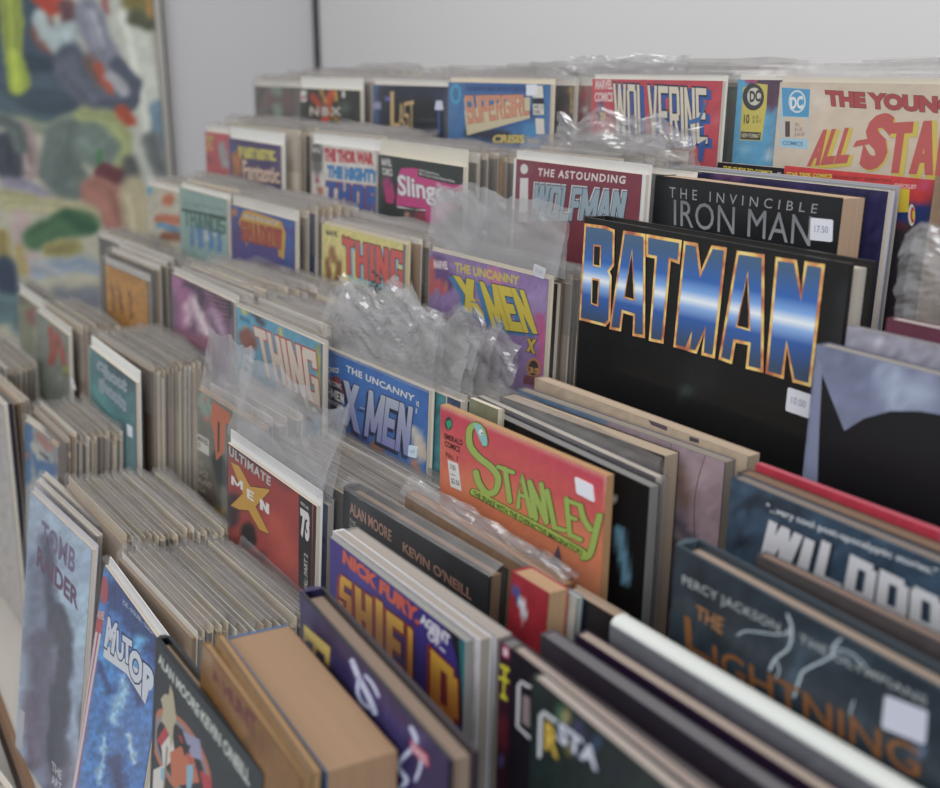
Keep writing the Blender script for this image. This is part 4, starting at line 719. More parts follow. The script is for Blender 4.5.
stroke(i, z(150, 348, 300, 430, 420, 492, 530, 556), 3.9, GD)
for P_, r in LS: stroke(i, P_, r, GR)
stroke(i, z(152, 348, 300, 430, 420, 492, 528, 556), 3.3, '9cb44c'); i.text('THE SNAKE WITH THE OVERACTIVE IMAGINATION!', z(152, 342, 528, 548, 526, 568, 150, 360), '2c3c24', bold=.03)
i.poly('84b8b8', z(150, 112, 176, 118, 200, 168, 198, 192, 184, 190, 170, 160)); i.poly('d8dcd8', disc(482, 432, 2.2, 3)); i.poly('1c2420', disc(483, 433, .8, 1.1))
i.poly('5c4c5c', z(346, 555, 352, 540, 372, 566, 386, 545, 392, 578, 424, 575, 430, 560, 444, 530, 452, 575, 450, 610))
i.body('comic', page='b08458', back='a86c4c', board=None); i.sticker(z(500, 296, 560, 326, 566, 384, 506, 352)); i.done()
# behind it: black book, sleeve, tan pages, map cover
z = zc(460, 380, 3.133)
i = Item('comic_book', 'light green backed comic edge just behind the red snake title comic', 'comic', (470, 398), 4, W=.03, Y=.352, t=.003, yaw=4); i.cover('7c7c60', top=i.H); i.body(back='6c6048', board='a8a488'); i.done()
i = Item('paperback_book', 'black comic collection with grey pages behind the red snake title comic', 'book', (478, 407), 4, TR=(649, 487), Y=.362, t=.008, lean=1); i.cover('161618', [('6898b0', 5, 2, [(620, 530), (626, 580)]), ('d0c8c0', 3, 1, [(612, 500)])], top=i.H, warp=3); i.body('soft', page='7c7a78', back='1c1c1e'); i.done()
i = Item('comic_book', 'grey purple edged magazine in a sleeve behind the black comic collection', 'magazine', (478, 396), 4, TR=(656, 477), Y=.377, t=.004, lean=1); i.cover('4c4658', top=i.H); i.body(back='5c5070', board='8c8890'); i.bag(ext=.014, mat=M_FLAP, crumple=.3, seed=52); i.done()
i = Item('paperback_book', 'thick tan paged paperback standing behind the sleeved magazine', 'book', (500, 396), 4, TR=(664, 456), Y=.39, t=.013, lean=1); i.cover('2c2624', top=i.H); i.body('soft', page='b09c84', back='2a2422'); i.bag(ext=.0); i.done()
z = zc(460, 380, 3.133)
i = Item('hardcover_book', 'large book with a faded map cover in blue and pink behind the tan paged book', 'book', (517, 389), 4, TR=(725, 462), Y=.412, t=.009, lean=1); mp_ = i
i.cover('a48c94', [('6c849c', 9, 3, [(517, 392), (560, 408), (600, 418)]), ('54688c', 3, 2, [(518, 396), (590, 424)]), ('b09aa0', 10, 4, [(680, 460), (700, 480)]), ('8c6c60', 7, 5, [(680, 470), (684, 500)]), ('6c6470', 5, 2, [(676, 520), (700, 550)]), ('4c3c40', 8, 3, [(672, 545), (674, 600)])], top=i.H, mottle=.06)
stroke(i, smooth(z(770, 235, 745, 320, 735, 400, 736, 500)), .35, '4c444c'); stroke(i, smooth(z(660, 190, 668, 260, 690, 330)), .35, '5c5058')
i.body('soft', page='8c8478', back='6c6470'); i.done()
i = Item('paperback_book', 'cream covered book with tan pages directly in front of the big black hardcover', 'book', (535, 378), 4, TR=(748, 456), Y=.432, t=.010, lean=1); i.cover('b8a48c', top=i.H); i.poly('5c4c58', z(590, 118, 650, 140, 650, 160, 600, 140)); i.poly('4c4450', z(720, 176, 750, 186, 750, 198, 720, 190)); i.body('soft', page='b8a48c', back='a89480'); i.done()
# right side of row 4
z = zc(660, 440, 2.264)
i = Item('comic_book', 'bright red comic standing behind the blue paperback on the right', 'comic', (756, 463.5), 4, TR=(940, 532), Y=.413, t=.004, lean=1); i.cover('b83444', top=i.H, mottle=.05); i.body(page='c05060', back='a83040', board=None); i.done()
i = Item('paperback_book', 'thick brown paged paperback just in front of the red comic on the right', 'book', (738, 472), 4, W=.19, Y=.399, t=.009, lean=1, yaw=2); i.cover('54443c', top=i.H); i.body('soft', page='7c604c', back='54443c'); i.done()
i = Item('paperback_book', 'dark blue paperback with slanted white title and a white quote line', 'book', (732, 477), 4, W=.19, Y=.388, t=.008, lean=1, yaw=1); nem = i
i.cover('34485c', [('24303c', 6, 4, [(750, 500), (800, 510)]), ('4c6478', 4, 3, [(770, 495)]), ('54687c', 4, 3, [(860, 520), (900, 540)]), ('243444', 8, 4, [(900, 500), (930, 520)]), ('1c2834', 6, 4, [(740, 540)])], top=i.H, warp=5, mottle=.2)
i.text('"...very cool post-apocalyptic stories." - VO', z(242, 142, 700, 318, 700, 340, 242, 164), 'ccd0d4', bold=.02)
for st, q in (('WI', z(248, 180, 352, 230, 330, 320, 214, 270)), ('LDDO', z(368, 225, 640, 360, 640, 450, 345, 320))): i.block(st, q, 'ccccd0', sh='26303c', w=.36, h=.24, gap=.08, shd=(2, 2))
i.body('soft', page='7c7068', back='34485c'); i.done()
i = Item('hardcover_book', 'black book with a mottled blue grey cover and a dark arch, lower right', 'book', (817, 342.5), 4, W=.21, Y=.446, t=.010, lean=1, yaw=1.5); bw = i
i.cover('747c98', [('6c7490', 10, 6, [(850, 370)]), ('98a4bc', 14, 8, [(890, 372), (900, 400), (925, 392)]), ('868ea8', 8, 6, [(930, 380)])], top=i.H - .001, mottle=.08, warp=1)
z = zc(660, 200, 3.032)
i.poly('101116', z(490, 520, 520, 600, 560, 700, 620, 662, 700, 640, 790, 640, 860, 652, 1000, 700, 1000, 1100, 470, 1100)); i.poly('7c84a0', z(448, 780, 478, 480, 494, 500, 476, 850, 440, 1100))
i.body('soft', page='8c8884', back='565c70'); i.done()
for it, n, nm, ye in ((g4, 5, 'grey backed comic', .43), (pk, 9, 'pink and purple comic', .42), (th2, 10, 'blue and yellow comic', .422)):
    stack(it, n, ye + SLOPE * (it.P[0] + 1), 'bagged comic packed behind the %s on the fourth tier' % nm, 'bagged comics behind the %s, fourth tier' % nm, dx=.02, ht=it.P[2] + .003, Wd=.135 if it is th2 else None)
stack(ora, 3, .405 + SLOPE * (ora.P[0] + 1), 'bagged comic packed behind the orange comic on the fourth tier', 'bagged comics behind the orange comic, fourth tier', dx=.02, y_start=.372, ht=ora.P[2] + .006)
# ================================================================== ROW 5
z = zc(0, 280, 5.629)
i = Item('comic_book', 'faded green and red comic under a white board, left end of the fifth tier', 'comic', (17.5, 283), 5, TR=(46, 303), Y=.272); a5 = i
i.cover('7c8068', [('8c4c48', 5, 2, [(30, 312), (34, 320)]), ('8c8c54', 4, 2, [(36, 335)]), ('5c6058', 4, 2, [(22, 300)])], top=i.H - i.head((18, 292)), warp=2); i.body(board='dcdcd6'); i.bag(ext=.003); i.done(); i.sticker(z(208, 318, 226, 330, 232, 372, 214, 362))
i = Item('comic_book', 'pale grey comic with a red figure and white price tag, fifth tier left', 'comic', (36, 303.5), 5, TR=(68, 328), Y=.246); g5 = i
i.cover('7c8478', [('ac4c40', 3.5, 1.5, [(51, 330), (54, 350), (52, 362)]), ('ac4c40', 3, 1.5, [(58, 336), (64, 362)]), ('4c544c', 2, 1, [(58, 345)]), ('98984c', 4, 1, [(66, 369), (72, 372)]), ('8c9488', 4, 2, [(60, 378)]), ('5c5c40', 1, .6, [(64, 374), (73, 376)])], top=i.H - i.head((37, 311)), warp=2); i.body(board='d8d6ce'); i.sticker(z(398, 552, 414, 560, 430, 622, 410, 608)); i.bag(ext=.002); i.done()
i = Item('comic_book', 'teal comic with pale ghostly lettering under a white board, fifth tier', 'comic', (88.5, 335.5), 5, TR=(136, 371), Y=.245); ce = i
i.cover('4c8084', [('3c5c64', 9, 5, [(110, 370), (128, 380)]), ('5c9c9c', 6, 4, [(96, 390), (110, 420)]), ('50747c', 6, 4, [(125, 430)])], top=i.H - i.head((89, 346)), x1=i.W - .004, warp=2)
for st, q in (('Ghost', z(545, 440, 720, 560, 716, 640, 545, 520)), ('ghosts', z(548, 520, 716, 660, 712, 780, 555, 620))): i.text(st, q, '94a8b0', bold=.08, out='34505c', ob=.04)
i.text('*', z(502, 390, 520, 402, 520, 440, 504, 430), 'a0b8b8', bold=.06)
i.body(board='e2e2dc'); i.sticker(zc(0, 230, 2.9375)(374, 568, 390, 580, 390, 612, 376, 602), None); i.bag(ext=.0); i.done()
i = Item('comic_book', 'muted comic with an orange letter and small masked figures, left of the red comic', 'comic', (197.5, 386), 5, W=.135, Y=.274, yaw=3); av = i
z = zc(180, 360, 3.283)
i.cover('6c6c60', [('7c9484', 6, 2, [(204, 398), (208, 410)]), ('b85c58', 3, 1, [(204, 400)]), ('b07060', 3, 1, [(206, 418)]), ('2c3434', 7, 2, [(218, 460), (224, 480)]), ('4c4034', 10, 4, [(205, 480), (210, 500)]), ('9c8034', 5, 2, [(214, 512), (222, 514)]), ('8c8478', 6, 3, [(202, 446)])], top=i.H - i.head((198, 389)), warp=3, wscale=6)
i.poly('bc6444', z(108, 135, 165, 175, 165, 215, 150, 205, 148, 300, 120, 330, 112, 240, 100, 200)); i.poly('3c2c28', z(125, 200, 132, 205, 130, 300, 124, 305))
i.poly('c4c0b4', z(58, 240, 96, 262, 96, 315, 56, 290)); i.text('MARVEL\n75', z(60, 246, 94, 266, 94, 308, 60, 286), '3c3c38', bold=.03); i.text('THE\nBLACK\nGALAXY\nSAGA', z(52, 320, 108, 348, 106, 455, 50, 420), '8c8474', bold=.03)
i.body(back='8a5c40', page='a0805c', board='b49c80'); i.bag(ext=0); i.bag(ext=.055, mat=M_CRINK, crumple=.35, seed=61, full=False, x0=.012, x1=.10, topw=.0, dx=.02); i.done()
i = Item('comic_book', 'red comic with a gold crossed letter and number 73 on a black side band', 'comic', (227.5, 430), 5, TR=(317, 492), Y=.264); ux = i
i.cover('a03c38', [('3c2838', 6, 4, [(235, 450), (262, 462)]), ('5c3040', 8, 5, [(240, 440), (290, 480)]), ('b84c40', 10, 6, [(275, 520), (290, 560)]), ('3a2430', 7, 3, [(232, 500), (232, 520)]), ('20181c', 7, 2, [(248, 530), (250, 540)]), ('8c3434', 6, 4, [(238, 545)]), ('6c2c34', 5, 3, [(262, 555)])], top=i.H - i.head((228, 443)), x0=.002, x1=i.W - .004, warp=2, mottle=.04)
i.poly('1e1c20', z(392, 428, 436, 462, 434, 780, 390, 740)); i.text('ULTIMATE', z(162, 280, 300, 385, 298, 416, 162, 312), 'bcb4ac', bold=.04, out='3a2830', ob=.03, sp=1.15)
XP = z(165, 330, 196, 345, 232, 412, 292, 420, 298, 432, 252, 482, 298, 575, 262, 560, 226, 496, 196, 494, 165, 478, 206, 436)
i.poly('5c3820', XP); ip = inset([i.loc(p) for p in XP], .0008); i.poly('c8963c', ip, raw=True)
i.block('M', z(170, 378, 208, 400, 208, 428, 170, 408), 'dcd8d4', w=.28); i.block('E', z(221, 420, 244, 436, 244, 466, 221, 450), 'dcd8d4', w=.38, h=.2); i.block('N', z(264, 454, 294, 474, 294, 508, 264, 488), 'dcd8d4', w=.34)
i.text('ISSUE', z(398, 462, 424, 484, 424, 494, 398, 472), 'b8b4b0', bold=.03); i.text('73', z(396, 482, 428, 505, 426, 604, 398, 578), 'd4d0cc', bold=.06)
i.letters([np.stack([1 - q[:, 1], q[:, 0]], 1) for q in text_polys('CTUAL: PART 2', .03)[0]], z(409, 630, 421, 640, 420, 800, 408, 785), 'b8b4b0')
i.body(board='dededc', back='3c3034'); i.bag(ext=0); i.bag(ext=.058, mat=M_CRINK, crumple=.6, seed=67, full=False, topw=.012, x1=i.W + .012, x0=.006, dx=.008); i.done()
i = Item('comic_book', 'pale blue edged comic directly behind the red comic with number 73', 'comic', (0, 0), 5, TR=(328, 500), W=.15, Y=.284, t=.003, anchor='R', yaw=4); i.cover('7c8cb0', [('2c2c40', 2, 1, [(322, 540)]), ('5c70a8', 3, 2, [(323, 580)])], top=i.H - .004); i.body(back='5c6888', board='b8b8bc'); i.bag(ext=.02, mat=M_CRINK, crumple=.6, seed=68, full=False); i.done()
# black slip-covered book with two authors' names
z = zc(320, 470, 3.15)
i = Item('hardcover_book', 'black sleeved book with copper typewriter lettering behind the purple comic', 'book', (344, 485), 5, TR=(490, 572), Y=.288, t=.013); on = i
i.cover('24262a', [('2c2e34', 8, 5, [(380, 510)]), ('3c3448', 4, 2, [(341, 498)])], top=i.H - .001, mottle=.04)
i.text('ALAN MOORE', z(95, 98, 226, 190, 226, 228, 95, 136), 'a87c68', bold=.025); i.text("KEVIN O'NEILL", z(262, 224, 480, 378, 478, 412, 262, 256), 'b0806a', bold=.03); i.text('THE\nLEAGUE', z(94, 150, 132, 178, 134, 215, 94, 180), '9aa08c', bold=.02)
i.body('hard', page='96785c', back='1c1e22', cover_t=.0015); i.bag(ext=.006, mat=M_FILM); i.done()
i = Item('paperback_book', 'orange brown paged paperback in a loose sleeve behind the black sleeved book', 'book', (406, 492), 5, TR=(562, 585), Y=.309, t=.008); i.cover('7c5c40', top=i.H); i.body('soft', page='ac805c', back='8c6848'); i.bag(ext=.012, mat=M_FILM, crumple=.5, seed=71); i.done()
for kk, (tr, yy, t_k, cl, pg, lb, W_) in enumerate((((556, 590), .3035, .0, '', '', '', 0),)): pass
zz = zc(460, 380, 3.133)
i = Item('paperback_book', 'bright red paperback with a blue and white patch, right of the black sleeved book', 'book', (512, 571), 5, W=.03, Y=.287, t=.013, yaw=3); i.cover('98202c', [('34508c', 3, 1, [(515, 588), (520, 600)]), ('c4c4cc', 3.5, 1, [(522, 600), (525, 618)])], top=i.H, warp=1); i.body('soft', page='b08c68', back='a82430'); i.done()
i = Item('paperback_book', 'pale paged book with a thin light blue cover beside the red paperback', 'book', (540, 576), 5, W=.03, Y=.302, t=.004, yaw=3); i.cover('b4b0a4', top=i.H); i.body('soft', page='a8a494', back='5c84a4'); i.done()
i = Item('comic_book', 'black comic with white letters O N at the lower right of the snake title comic', 'comic', (570, 588), 5, W=.036, Y=.309, t=.005, yaw=3); i.cover('1e1c20', [('5c4878', 2, 1, [(578, 640)])], top=i.H - .001); i.text('ON', zc(480, 600, 5)(372, 66, 436, 92, 434, 120, 370, 92), 'c8c8c8', bold=.05); i.body(page='9c8470', back='3c3430', board='a08c78'); i.done()
# right side of row 5
z = zc(660, 440, 2.264)
i = Item('paperback_book', 'brown paged paperback behind the dark blue hardcover with lightning', 'book', (757, 554), 5, W=.17, Y=.352, t=.006, lean=1, yaw=1); i.cover('4c4444', top=i.H); i.body('soft', page='80685a', back='3c4048'); i.done()
i = Item('hardcover_book', 'dark blue hardcover with copper title and forked lightning, white sticker', 'book', (676, 545), 5, W=.178, Y=.326, t=.015, lean=1, yaw=-1); pc = i
i.cover('26323c', [('1c242c', 10, 6, [(700, 580), (720, 640)]), ('3c4c58', 10, 6, [(790, 640), (860, 660)]), ('44586a', 6, 5, [(800, 660), (790, 690)]), ('6c88a8', 6, 5, [(920, 750)]), ('20282e', 10, 6, [(900, 640)]), ('30404e', 10, 6, [(860, 720)])], top=i.H, mottle=.12, nx=60, nz=70)
for pts, r in ((smooth(z(290, 395, 300, 430, 292, 470, 262, 495, 250, 520)), 1.3), (smooth(z(300, 430, 268, 440, 200, 432, 176, 442)), .8), (smooth(z(410, 450, 392, 470, 388, 490, 330, 520, 318, 540, 305, 580)), 1.3), (smooth(z(392, 470, 430, 480, 466, 510)), .8), (smooth(z(440, 590, 432, 620, 438, 650)), .8), (smooth(z(262, 495, 272, 520, 262, 540)), .7)):
    stroke(i, pts, r, '9cb0bc'); stroke(i, pts, r * .45, 'ccd8dc')
i.text('PERCY JACKSON & THE OLYMPIANS', z(52, 304, 606, 582, 604, 606, 52, 332), 'a4acac', bold=.01, sp=1.1)
i.text('THE', z(84, 372, 146, 404, 142, 440, 82, 402), '98683c', bold=.02); i.text('L', z(56, 396, 112, 425, 118, 505, 60, 470), '805028', bold=.01); i.text('IGHTNING', z(120, 462, 590, 700, 590, 768, 124, 528), '805028', bold=.01)
i.body('hard', page='a08c7c', back='2c3a44', cover_t=.002, spine='3c4c56'); i.sticker(z(512, 576, 608, 614, 602, 690, 504, 650), None, 'c4c8d8'); i.done()
i = Item('hardcover_book', 'hardcover with pale top edge standing right behind the lightning hardcover', 'book', (700, 549), 5, W=.178, Y=.3435, t=.006, lean=1, yaw=-.5); i.cover('2c3840', top=i.H); i.body('soft', page='8c8c88', back='5c6a70'); i.done()  # page and cover edges paler than the front cover
# stacks row 5
for it, n, nm, ye, x0 in ((a5, 4, 'faded green and red comic', .352, None), (g5, 10, 'pale grey comic with red figure', .337, None), (ce, 15, 'teal comic', .329, None), (av, 4, 'orange letter comic', .322, -.90)):
    stack(it, n, ye + SLOPE * (it.P[0] + 1), 'bagged comic packed behind the %s on the fifth tier' % nm, 'bagged comics behind the %s, fifth tier' % nm, dx=.012, ht=it.P[2] + .002, X0=x0, Wd=.12 if it is av else None)
stack(ux, 11, .322 + SLOPE * (-.7 + 1), 'bagged comic packed below the blue comic with silver title', 'bagged comics below the blue comic with silver title', X0=-.765, dx=.02, y_start=.294, ht=ux.P[2] - .004, Wd=.165)
# ================================================================== ROW 6
z = zc(0, 400, 6.564)
i = Item('comic_book', 'white backed comic at the left picture edge, front of the bottom tier', 'comic', (0, 0), 6, TR=(3, 403), W=.17, Y=.158, anchor='R', yaw=4, lean=1.5); s1 = i; i.cover('b0aca8', top=i.H - .003); i.body(); i.bag(ext=.003); i.done()
for kk, (cx_, cy_, c_) in enumerate(((9, 404, '3c2c3c'), (13, 405, '5c4030'), (17, 403, 'a88860'), (21, 402, 'c8bca8'), (25, 400, 'd0c8b8'))):
    j = Item('comic_book', ('plum edged', 'brown edged', 'tan edged', 'cream edged', 'white edged')[kk] + ' comic in the upright stack at the left picture edge', 'comic', (0, 0), 6, TR=(cx_, cy_), W=.17, Y=.1645 + .0055 * kk, t=.0035, anchor='R', yaw=4, lean=1.5); j.body(back=c_, page='b8a890' if kk > 2 else c_, board='c8c0b4' if kk > 1 else '8c8074'); j.bag(ext=.003, mat=M_FLAP, full=False); j.done()
j = Item('comic_book', 'bagged comic at the front of the small stack below the painting', 'comic', (0, 0), 6, TR=(4, 368), W=.17, Y=.194, anchor='R', yaw=4); j.body(); j.bag(ext=.003, mat=M_FLAP); j.done()
stack(j, 6, .224, 'bagged comic in the small stack below the painting at the left edge', 'bagged comics in the small stack below the painting')
i = Item('comic_book', 'blue and red figure comic with a small tan tag, bottom tier left', 'comic', (24.5, 415), 6, TR=(68, 446), Y=.176); s25 = i
i.cover('8c9494', [('44709c', 4.5, 1.5, [(28, 428), (27, 480)]), ('a06c64', 4, 2, [(38, 436), (50, 448)]), ('b0b0a4', 4, 2, [(34, 446), (44, 460)]), ('3c6898', 6, 1.5, [(40, 466), (54, 470)]), ('3c6898', 2, 1, [(35, 455), (38, 480)]), ('9c8c80', 4, 2, [(60, 460)]), ('2c3440', .8, .5, [(40, 452), (50, 462)]), ('a06858', 3, 2, [(27, 455)])], top=i.H - i.head((25, 420)), warp=2, wscale=5)
i.body(board='d0ccbc'); i.bag(ext=.003); i.sticker(z(352, 248, 460, 345, 466, 378, 346, 282), None, 'd0b488'); i.done()
i = Item('comic_book', 'pale blue sleeved comic with a standing figure, front left of the bottom tier', 'comic', (31, 487), 6, TR=(93, 545), Y=.1425, lean=9.5); tm = i
z = zc(10, 470, 2.478)
i.cover('94a8c0', [('98a8bc', 14, 8, [(40, 520), (60, 540)]), ('a4c0d4', 14, 8, [(80, 600), (84, 640)]), ('a0b4c8', 10, 8, [(40, 500), (80, 545)]), ('5c5c74', 16, 8, [(40, 640), (50, 740), (60, 780)]), ('444a60', 7, 4, [(48, 540), (46, 580), (56, 640)]), ('3a4056', 8, 3, [(58, 610), (66, 640), (62, 700), (56, 760)]), ('343c50', 4, 2, [(55, 690), (52, 770)]), ('4c5468', 6, 4, [(84, 710), (90, 760)]), ('6c7890', 9, 6, [(34, 560), (34, 620)]), ('5c5470', 8, 5, [(30, 700), (34, 760)]), ('a4bccc', 3, 2, [(62, 590), (64, 600)]), ('9ab4cc', 5, 4, [(70, 590), (76, 620)])], top=i.H - .004, warp=4, wscale=18, mottle=.08, nx=60, nz=100)  # printed blues lightened to take in glare off the sleeve
i.text('TOMB', z(80, 122, 165, 200, 160, 260, 78, 178), '6c6080', bold=.03); i.text('RAIDER', z(70, 186, 172, 300, 170, 350, 66, 236), '5c3c5c', bold=.04)
i.text('THE\nART', z(104, 720, 130, 748, 128, 800, 104, 776), 'b8bcc4', bold=.02); i.poly('a8aab4', z(22, 590, 38, 600, 30, 690, 14, 690))
i.body(board='c4c4cc', back='8c90a0'); i.bag(ext=.003, mat=M_FILM); i.done()
for kk, (a_, b_) in enumerate((((33, 475), (99, 530)),)):
    j = Item('comic_book', 'white backed comic in a crinkled sleeve directly behind the pale blue comic', 'comic', (36, 478), 6, TR=(97, 534), Y=.1535, lean=8.2, t=.003); j.cover('b8b4b8', top=j.H - .002); j.body(board='d8d6d8'); j.bag(ext=.003, mat=M_FLAP); j.done()
j = Item('comic_book', 'cream white comic third from the front behind the pale blue comic', 'comic', (42, 472), 6, TR=(101, 524), Y=.162, lean=7, t=.003); j.cover('c0bcb8', top=j.H - .002); j.body(board='d8d6d0'); j.bag(ext=.003, mat=M_FLAP); j.done()
i = Item('comic_book', 'bright blue comic with white title letters and red and white stripes', 'comic', (106, 557), 6, TR=(167, 640), Y=.165, lean=13); mu = i
i.cover('3c74bc', [('24407c', 12, 5, [(115, 590), (150, 640), (170, 660)]), ('3c8cd0', 7, 5, [(110, 640), (104, 690)]), ('98c4e0', 4, 4, [(124, 680), (116, 720)]), ('1c3878', 5, 3, [(130, 660), (138, 700)]), ('5ca8dc', 5, 4, [(140, 640), (136, 670)]), ('a0c8e4', 3, 3, [(104, 740), (100, 780)]), ('1c3470', 6, 4, [(116, 760), (120, 788)]), ('3c80c8', 5, 4, [(98, 720), (90, 770)]), ('b0d0e4', 2.5, 2, [(130, 735), (134, 760)]), ('1e3c80', 4, 3, [(100, 665), (108, 690)])], top=i.H - i.head((107, 568)), warp=7, wscale=10, mottle=.16, nx=70, nz=110)
for k in range(1): i.poly('b04048', z(214, 345, 236, 350, 160, 830, 120, 830)); 
for k in range(2): i.poly('c8c4cc', z(213 + k * 9, 400 + k * 4, 218 + k * 9, 402 + k * 4, 140 + k * 16, 830, 132 + k * 16, 830))
i.poly('a84050', disc(104.5, 590, 4, 14)); i.poly('c8ccd4', z(236, 430, 352, 520, 336, 580, 290, 505, 232, 462))
for st, q in (('M', z(244, 362, 268, 382, 258, 458, 234, 436)), ('U', z(266, 396, 284, 408, 282, 478, 264, 462)), ('T', z(280, 408, 304, 424, 302, 488, 280, 470)), ('O', z(298, 436, 332, 462, 328, 540, 294, 512)), ('P', z(332, 476, 360, 500, 352, 590, 328, 566))): i.text(st, q, 'c4ccd8', bold=.05, out='1c2c60', ob=.05)
i.text('JOE - ROUSE - OZUI', z(280, 318, 356, 396, 356, 412, 280, 334), 'a8b8d0', bold=.02); i.text('MARVEL', z(214, 346, 238, 352, 234, 372, 211, 366), 'd0c4c8')
i.body(board='dadadc', back='3c4c6c'); i.bag(ext=.002, mat=M_FILM); i.done()
# black hardcover with round art
z = zc(130, 620, 4.6875)
i = Item('hardcover_book', 'black cloth hardcover with white authors lettering and a round colourful design', 'book', (156, 637), 6, TR=(264, 772), Y=.137, t=.009, lean=7); mo = i
i.cover('222c34', [('1c242a', 10, 6, [(170, 700)]), ('26343c', 10, 6, [(230, 760)])], top=i.H - .001, x0=.006, mottle=.05)
i.text('ALAN MOORE·KEVIN ONEILL', z(136, 150, 566, 712, 562, 782, 134, 200), 'b8c0b8', bold=.03)
def oval(cx, cy, rx, ry, n=28, tilt=.25): return z(*sum([[cx + rx * math.cos(a * 2 * math.pi / n) + tilt * ry * math.sin(a * 2 * math.pi / n) * .9, cy + ry * math.sin(a * 2 * math.pi / n) + .5 * rx * math.cos(a * 2 * math.pi / n)] for a in range(n)], []))
i.poly('b06850', oval(240, 640, 138, 215)); i.poly('7c7c84', oval(240, 642, 120, 190)); i.poly('1e1c28', oval(240, 645, 106, 168))
i.poly('b03440', z(130, 560, 165, 500, 190, 520, 150, 600)); i.poly('c8c4c0', z(150, 590, 200, 520, 215, 640, 160, 700)); i.poly('b86444', z(190, 620, 240, 590, 300, 640, 330, 760, 200, 780)); i.poly('8c8cac', z(250, 520, 330, 560, 345, 660, 290, 640)); i.poly('b03440', z(230, 540, 240, 540, 310, 700, 300, 700)); i.poly('1e1c28', z(240, 570, 290, 590, 260, 640)); i.poly('c8c4c0', z(112, 700, 160, 680, 160, 790, 100, 800)); i.poly('b85848', z(80, 660, 110, 640, 100, 800, 74, 800)); i.poly('7ca8c0', z(270, 680, 300, 676, 300, 740, 290, 790, 268, 790)); i.poly('b03440', z(330, 700, 380, 740, 390, 800, 350, 800)); i.poly('7cb0c8', z(150, 690, 170, 700, 164, 760, 146, 740))
i.poly('a8a084', z(192, 300, 206, 340, 214, 400, 222, 470, 208, 500, 204, 560, 196, 600, 188, 540, 170, 500, 150, 470, 160, 420, 148, 370, 166, 345, 186, 350)); i.poly('8c8464', z(174, 590, 182, 595, 166, 790, 158, 790))
i.body('hard', page='a08870', back='1a2026', cover_t=.0024); i.done()
z = zc(180, 600, 4.191)
i = Item('paperback_book', 'amber paperback with dark red lettering next to the black cloth hardcover', 'book', (203, 641), 6, TR=(302, 776), Y=.147, t=.004, lean=7); i.cover('7c5428', [('8c7054', 6, 3, [(204, 650), (210, 660)]), ('6c4418', 12, 6, [(260, 740)])], top=i.H - .001, mottle=.08)
i.text('A HUNT', z(130, 275, 320, 490, 330, 600, 140, 330), '5c1c1c', bold=.06); i.body('soft', page='9c7c58', back='7c5c34'); i.done()
i = Item('paperback_book', 'thin brown paged paperback pressed against the thick tan paged paperback', 'book', (216, 634), 6, TR=(313, 772), Y=.1525, t=.004, lean=7); i.cover('8c6c48', top=i.H); i.body('soft', page='a07c54', back='6c5a40'); i.done()
i = Item('paperback_book', 'very thick paperback with tan pages and a bright blue cover edge', 'book', (227, 638), 6, TR=(326, 772), Y=.158, t=.033, lean=2); tn = i
i.cover('2c5c8c', top=i.H, mottle=.05); i.body('soft', page='9a7a5c', back='34689c', backc='96765a'); i.done()
i = Item('hardcover_book', 'purple hardcover with a gold letter and white lightning bolts', 'book', (300, 592), 6, TR=(449, 760), Y=.199, t=.014, lean=2); bn = i
z = zc(180, 600, 4.191); z2 = zc(280, 430, 2.2)
i.cover('332c5c', [('40386c', 10, 6, [(360, 680), (400, 740)]), ('28224c', 10, 6, [(330, 640)]), ('4c4478', 6, 5, [(420, 740)])], top=i.H, mottle=.12)
EP = z(520, 95, 634, 195, 630, 290, 604, 262, 606, 236, 578, 210, 572, 236, 556, 224, 556, 186, 538, 172, 530, 180, 516, 170)
i.poly('5c4018', EP); i.poly('c8b060', inset([i.loc(p) for p in EP], .0008), raw=True)
for pts, r in ((smooth(z2(160, 508, 175, 545, 198, 590, 210, 622)), 2.4), (smooth(z2(175, 545, 172, 575, 182, 600, 200, 612)), 1.8), (smooth(z2(290, 655, 300, 690, 262, 735, 280, 770, 262, 788)), 2.0), (smooth(z2(218, 585, 206, 560, 190, 540)), 1.3), (smooth(z2(300, 690, 312, 730, 300, 770)), 1.3)):
    stroke(i, pts, r + .8, '7c84bc'); stroke(i, pts, r, 'ccd4ec')
i.poly('c0405c', z2(288, 678, 328, 716, 330, 744, 290, 706)); i.text('MARVEL', z2(291, 686, 326, 720, 327, 738, 292, 704), 'd8c8d0', bold=.03)
i.body('hard', page='8c7868', back='26222c', cover_t=.002, spine='2c2450'); i.done()
